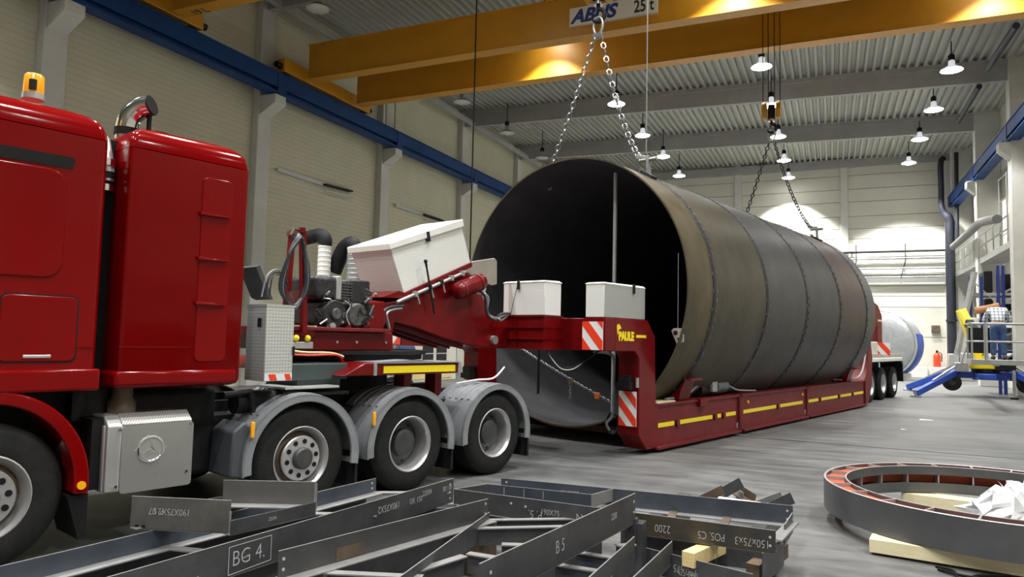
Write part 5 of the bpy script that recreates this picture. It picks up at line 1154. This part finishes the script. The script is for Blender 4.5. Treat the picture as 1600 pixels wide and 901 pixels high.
for X in (bx0 + .03, bx1 - .03, bx0 + .35):
    for Y in (by0 + .03, by1 - .03):
        if X == bx0 + .35 and Y > 23: continue
        part('basket_post', MB().cyl((X, Y, bz + .1), (X, Y, bz + 1.12), .025 if X != bx0 + .35 else .05, 8), GALV, bk, smooth=40)
for z in (.62, 1.1):
    for (p, q) in (((bx0, by0), (bx1, by0)), ((bx0, by1), (bx1, by1)), ((bx0, by0), (bx0, by1)), ((bx1, by0), (bx1, by1))):
        part('basket_rail', MB().cyl((p[0], p[1] + .03 * (p[1] == by0), bz + z), (q[0], q[1] + .03 * (q[1] == by0), bz + z), .025, 8), GALV, bk, smooth=40)
part('basket_panel', MB().box(bx0 + .05, bx0 + .55, by1 - .04, by1 - .02, bz + .3, bz + 1.0), SOOT, bk)
# person in the basket and a second one behind the trailer --------------------------------------------------
def skinmesh(name, verts, edges, radii, M, parent, root=0, sub=2):
    me = bpy.data.meshes.new(name); base = BASE[parent.name]
    me.from_pydata([Vector(v) - base for v in verts], edges, []); me.materials.append(M)
    o = bpy.data.objects.new(name, me); COL.objects.link(o); o.parent = parent; BASE[o.name] = base
    sk = o.modifiers.new('skin', 'SKIN'); sk.use_smooth_shade = True
    for i, r in enumerate(radii):
        sv = me.skin_vertices[0].data[i]; sv.radius = r if isinstance(r, tuple) else (r, r); sv.use_root = (i == root)
    s = o.modifiers.new('sub', 'SUBSURF'); s.levels = sub; s.render_levels = sub
    return o
SKIN = mat('skin', (.5, .27, .19), .5); HAIR = mat('hair', (.07, .045, .03), .6); JEANS = mat('jeans', (.045, .09, .2), .8, var=.25, scale=14, bump=.3, bscale=30); SHOE = mat('shoe', (.03, .03, .035), .5)
def plaid():
    M = mat('plaid_shirt', (.62, .66, .7), .8); nt = M.node_tree; b = nt.nodes['Principled BSDF']; L = nt.links
    tc = node(M, 'ShaderNodeTexCoord'); sx = node(M, 'ShaderNodeSeparateXYZ'); L.new(tc.outputs['Object'], sx.inputs[0]); outs = []
    for ax in ('X', 'Z'):
        d = node(M, 'ShaderNodeMath', operation='DIVIDE'); d.inputs[1].default_value = .085; L.new(sx.outputs[ax], d.inputs[0])
        f_ = node(M, 'ShaderNodeMath', operation='FRACT'); L.new(d.outputs[0], f_.inputs[0]); l_ = node(M, 'ShaderNodeMath', operation='LESS_THAN'); l_.inputs[1].default_value = .38; L.new(f_.outputs[0], l_.inputs[0]); outs.append(l_.outputs[0])
    ad = node(M, 'ShaderNodeMath', operation='ADD'); L.new(outs[0], ad.inputs[0]); L.new(outs[1], ad.inputs[1]); dv = node(M, 'ShaderNodeMath', operation='MULTIPLY'); dv.inputs[1].default_value = .5; L.new(ad.outputs[0], dv.inputs[0])
    mx = node(M, 'ShaderNodeMix', data_type='RGBA'); L.new(dv.outputs[0], mx.inputs[0]); mx.inputs[6].default_value = (.72, .75, .78, 1); mx.inputs[7].default_value = (.1, .14, .2, 1); L.new(mx.outputs[2], b.inputs['Base Color'])
    return M
def person(label, base, yaw, top, pants, bend, head_drop, arms):
    """standing figure, local +y is forward; bend = torso lean in degrees"""
    X0, Y0, Z0 = base
    t = thing('person', label, 'person', base)
    cz, sz = math.cos(yaw), math.sin(yaw)
    def W(x, y, z): return Vector((X0 + x * cz - y * sz, Y0 + x * sz + y * cz, Z0 + z))
    bn = math.radians(bend); hip = (0, 0, .93)
    def up(d, x=0.): return (x, math.sin(bn) * d, .93 + math.cos(bn) * d)
    ch = up(.33); ne = up(.52); 
    hd = (0, ne[1] + math.sin(bn + head_drop) * .16, ne[2] + math.cos(bn + head_drop) * .16)
    v = [hip, up(.18), ch, ne, hd]; e = [(0, 1), (1, 2), (2, 3), (3, 4)]; r = [(.15, .12), (.14, .11), (.17, .12), .06, .085]
    for s in (-1, 1):
        i = len(v); v += [(.1 * s, 0, .84), (.11 * s, .02, .48), (.12 * s, -.02, .1), (.13 * s, .12, .04)]; e += [(0, i), (i, i + 1), (i + 1, i + 2), (i + 2, i + 3)]; r += [.1, .065, .045, .04]
    for s in (-1, 1):
        i = len(v); sh = up(.46, .17 * s); el, wr, ha = [(q[0] * s, q[1], q[2]) for q in arms]
        v += [sh, el, wr, ha]; e += [(2, i), (i, i + 1), (i + 1, i + 2), (i + 2, i + 3)]; r += [.065, .048, .034, .03]
        # fingers from the palm, thumb from its side
        hv = (Vector(ha) - Vector(wr)).normalized(); sd = Vector((s, 0, 0)); pl_ = hv.cross(sd)
        for k in range(4):
            j = len(v); c = Vector(ha) + sd * (.02 * (k - 1.5)) + hv * .02; ln = (.07, .08, .075, .06)[k]
            v += [tuple(c + hv * ln * .55), tuple(c + hv * ln - pl_ * .02)]; e += [(i + 3, j), (j, j + 1)]; r += [.009, .008]
        j = len(v); v += [tuple(Vector(ha) - sd * .035), tuple(Vector(ha) - sd * .05 + hv * .04)]; e += [(i + 3, j), (j, j + 1)]; r += [.011, .009]
    body = skinmesh('body', [W(*q) for q in v], e, r, SKIN, t)
    jv = [hip, (0, 0, 1.0)]; je = [(0, 1)]; jr = [(.175, .14), (.165, .13)]
    for s in (-1, 1):
        i = len(jv); jv += [(.1 * s, 0, .82), (.11 * s, .02, .48), (.12 * s, -.02, .1)]; je += [(0, i), (i, i + 1), (i + 1, i + 2)]; jr += [.115, .085, .075]
    skinmesh('trousers', [W(*q) for q in jv], je, jr, pants, t)
    sv = [up(.03), up(.18), ch, up(.48)]; se = [(0, 1), (1, 2), (2, 3)]; sr = [(.18, .145), (.17, .135), (.2, .15), (.125, .12)]
    for s in (-1, 1):
        i = len(sv); sh = up(.46, .18 * s); el, wr, ha = [(q[0] * s, q[1], q[2]) for q in arms]; sv += [sh, el, tuple(Vector(el).lerp(Vector(wr), .8))]; se += [(2, i), (i, i + 1), (i + 1, i + 2)]; sr += [.085, .066, .055]
    skinmesh('shirt', [W(*q) for q in sv], se, sr, top, t)
    H0 = W(*hd); fw = (W(0, 1, 0) - W(0, 0, 0)); hu = (H0 - W(*ne)).normalized(); ff = (fw - hu * fw.dot(hu)).normalized()
    part('hair', MB().sphere(H0 + hu * .045 - ff * .02, .105, 14, 10), HAIR, t, smooth=80)
    part('nose', MB().sphere(H0 + ff * .1, .02, 8, 6), SKIN, t, smooth=80); sd = hu.cross(ff)
    for s in (-1, 1):
        part('eye', MB().sphere(H0 + ff * .085 + sd * .035 * s + hu * .02, .012, 8, 6), BLACK, t, smooth=80); part('ear', MB().sphere(H0 + sd * .095 * s, .025, 8, 6, (.5, .8, 1)), SKIN, t, smooth=80)
        q = W(.12 * s, .05, .0); part('shoe', MB().sphere(W(.125 * s, .07, .045), .075, 12, 8, (.75, 1.9, .75)), SHOE, t, smooth=80)
    part('mouth', MB().sphere(H0 + ff * .09 - hu * .045, .018, 8, 6, (1.2, .6, .4)), mat('lips', (.35, .12, .1), .5), t, smooth=80)
    return t
person('person in a plaid shirt and jeans bending forward in the lift basket', (4.12, 22.98, bz + .14), -.12, plaid(), JEANS, 28, 1.45, ((.3, .3, 1.05), (.2, .5, 1.0), (.17, .58, 1.0)))
wpos = Ty(634, 550, 12.4); wh = fromT((wpos.x, 12.4, 0))
person('person in blue work clothes partly hidden behind the gooseneck', (wh.x, wh.y, 0), .8, mat('work_blue', (.06, .1, .2), .8, var=.2, scale=12, bump=.3, bscale=25), mat('work_blue_trousers', (.04, .06, .13), .8), 4, .1, ((.25, .0, 1.12), (.22, .2, 1.05), (.2, .28, 1.05)))
# blue storage rack by the right wall
RACKB = mat('rack_blue', (.012, .03, .19), .45)
rk = thing('storage_rack', 'blue steel storage rack full of dark bundles beside the right column', 'rack', (5.3, 31.5, 0))
for X in (4.75, 5.1, 5.62, 5.78, 6.45):
    for Y in ((31.2,) if X < 6 else (31.2, 32.6)):
        part('upright', MB().box(X - .05, X + .05, Y - .05, Y + .05, 0 if X > 5.3 else 1.5, 4.7 if X > 5.5 else 4.3), RACKB, rk)
for z in (.5, 1.5, 2.6, 3.6):
    for Y in (31.2, 32.6): part('beam', MB().box(4.75, 6.5, Y - .03, Y + .03, z, z + .1), RACKB if z < 3 else GALV, rk)
for k in range(5): part('brace', MB().bar((5.78, 31.18, .5 + .8 * k), (6.45, 31.18, .9 + .8 * k), .03, .06), GALV, rk)
part('brace', MB().bar((4.78, 31.18, 4.2), (5.5, 31.18, 3.4), .03, .04), GALV, rk); part('brace', MB().bar((4.78, 31.18, 3.3), (5.5, 31.18, 2.6), .03, .04), GALV, rk)
random.seed(5)
for i in range(12):
    X = (5.36, 5.98, 6.3)[i // 4]; z = (.61, 1.61, 2.71, 3.71)[i % 4]; w_ = (.14, .17, .12)[i // 4]; h_ = random.uniform(.6, .85)
    M = (SOOT, SOOT, RUSTY, MUDG)[i // 4 % 3 if i % 5 else 3]
    solo('wrapped_bundle', MB().prism(rrect(X - w_, X + w_, z, z + h_, .06), 'y', 31.3 + .04 * i % .3, 32.4), M, f'dark bundle on the {["lowest", "second", "third", "top"][i % 4]} shelf of the blue rack, {["outer", "middle", "inner"][i // 4]} one', 'bundle', (X, 31.5, z), group='bundles on the blue rack', bevel=.03)
solo('cardboard_roll', MB().cyl((4.85, 31.0, 3.02), (5.6, 31.0, 3.2), .13, 12), mat('roll_brown', (.42, .2, .09), .7), 'orange-brown roll lying across the blue rack behind the person', 'roll', (5, 31, 2.9), smooth=40)
solo('white_bucket', MB().lathe([(0, 2.3), (.2, 2.3), (.23, 2.75), (.21, 2.76), (0, 2.7)], (4.75, 30.9, 0), (0, 0, 1), 16), WHITE, 'white bucket hanging at the left of the blue rack', 'bucket', (4.75, 30.9, 2.3), smooth=40)
solo('leaning_beam', MB().bar((4.2, 30.6, 1.4), (4.85, 30.9, 4.45), .2, .12), GALV, 'grey steel beam leaning against the blue rack', 'beam', (4.2, 30.6, 1.4))
solo('pallet_cage', MB().box(3.3, 3.9, 42.6, 43.2, 0, 1.2).box(3.25, 3.95, 42.55, 43.25, 1.2, 1.28), GALV, 'grey box standing left of the dark standpipe', 'box', (3.6, 43, 0)) if False else None
bxp = HY(1488, 560, 42.5); solo('meter_cabinet', MB().box(bxp.x - .2, bxp.x + .25, 42.2, 42.6, 0, bxp.z + .25).box(bxp.x + .3, bxp.x + .9, 42.3, 42.7, 0, bxp.z + .3), GALV, 'grey switch cabinet at the foot of the dark standpipe', 'cabinet', (bxp.x, 42.4, 0), bevel=.03)
# extraction ducts standing behind the power pack
for i, (px, ptop, pel, r_) in enumerate(((506, 372, 487, .125), (553, 385, 545, .14))):
    Y_ = 8.2 + i * .4; p = Ty(px, 420, Y_); q = Ty(pel, ptop, Y_); zt = Ty(px, ptop, Y_).z
    e = thing('extraction_duct', ('white ribbed' if i == 0 else 'grey') + ' extraction duct with a dark elbow behind the engine' + ('' if i == 0 else ', beside the large pale box'), 'duct', (p.x, Y_, 0), 'T')
    part('pipe', MB().tube([(p.x, Y_, 0), (p.x, Y_, zt - .12)], r_, 16), WHITE if i == 0 else GALV, e, smooth=40)
    for k in range(14): part('pipe_rib', MB().lathe([(r_, 0), (r_ + .008, .02), (r_, .04)], (p.x, Y_, zt - .2 - .09 * k), (0, 0, 1), 16), WHITE if i == 0 else GALV, e, smooth=60)
    part('elbow', MB().tube(catmull([(p.x, Y_, zt - .14), (p.x, Y_, zt - .03), (p.x - .1, Y_ - .02, zt + .06), (p.x - .3, Y_ - .05, zt + .05 - .12 * i), (p.x - .5, Y_ - .1, zt + .02 - .5 * i)], 4), r_ * 1.08, 14), SOOT, e, smooth=60)
# pale cupboard with dark panes seen under the gooseneck
a = HX(648, 541, -13.5); b_ = HX(705, 566, -13.5)
cb = thing('workshop_cupboard', 'pale cupboard with two dark panes seen far behind under the gooseneck', 'cupboard', (-13.8, (a.y + b_.y) / 2, 0))
part('body', MB().box(-14.1, -13.5, a.y - 1.0, b_.y + .4, 0, 1.75), PANEL, cb, bevel=.02)
for k in range(2):
    y0 = a.y + .55 + 1.0 * k; f_ = part('pane', MB().box(-13.52, -13.48, y0, y0 + .75, .75, 1.5), SOOT, cb); part('pane_bar', MB().box(-13.49, -13.47, y0, y0 + .75, 1.0, 1.04), GALV, f_)
part('lower_panel', MB().box(-13.52, -13.48, a.y - .2, b_.y, .1, .6), WOOD, cb)
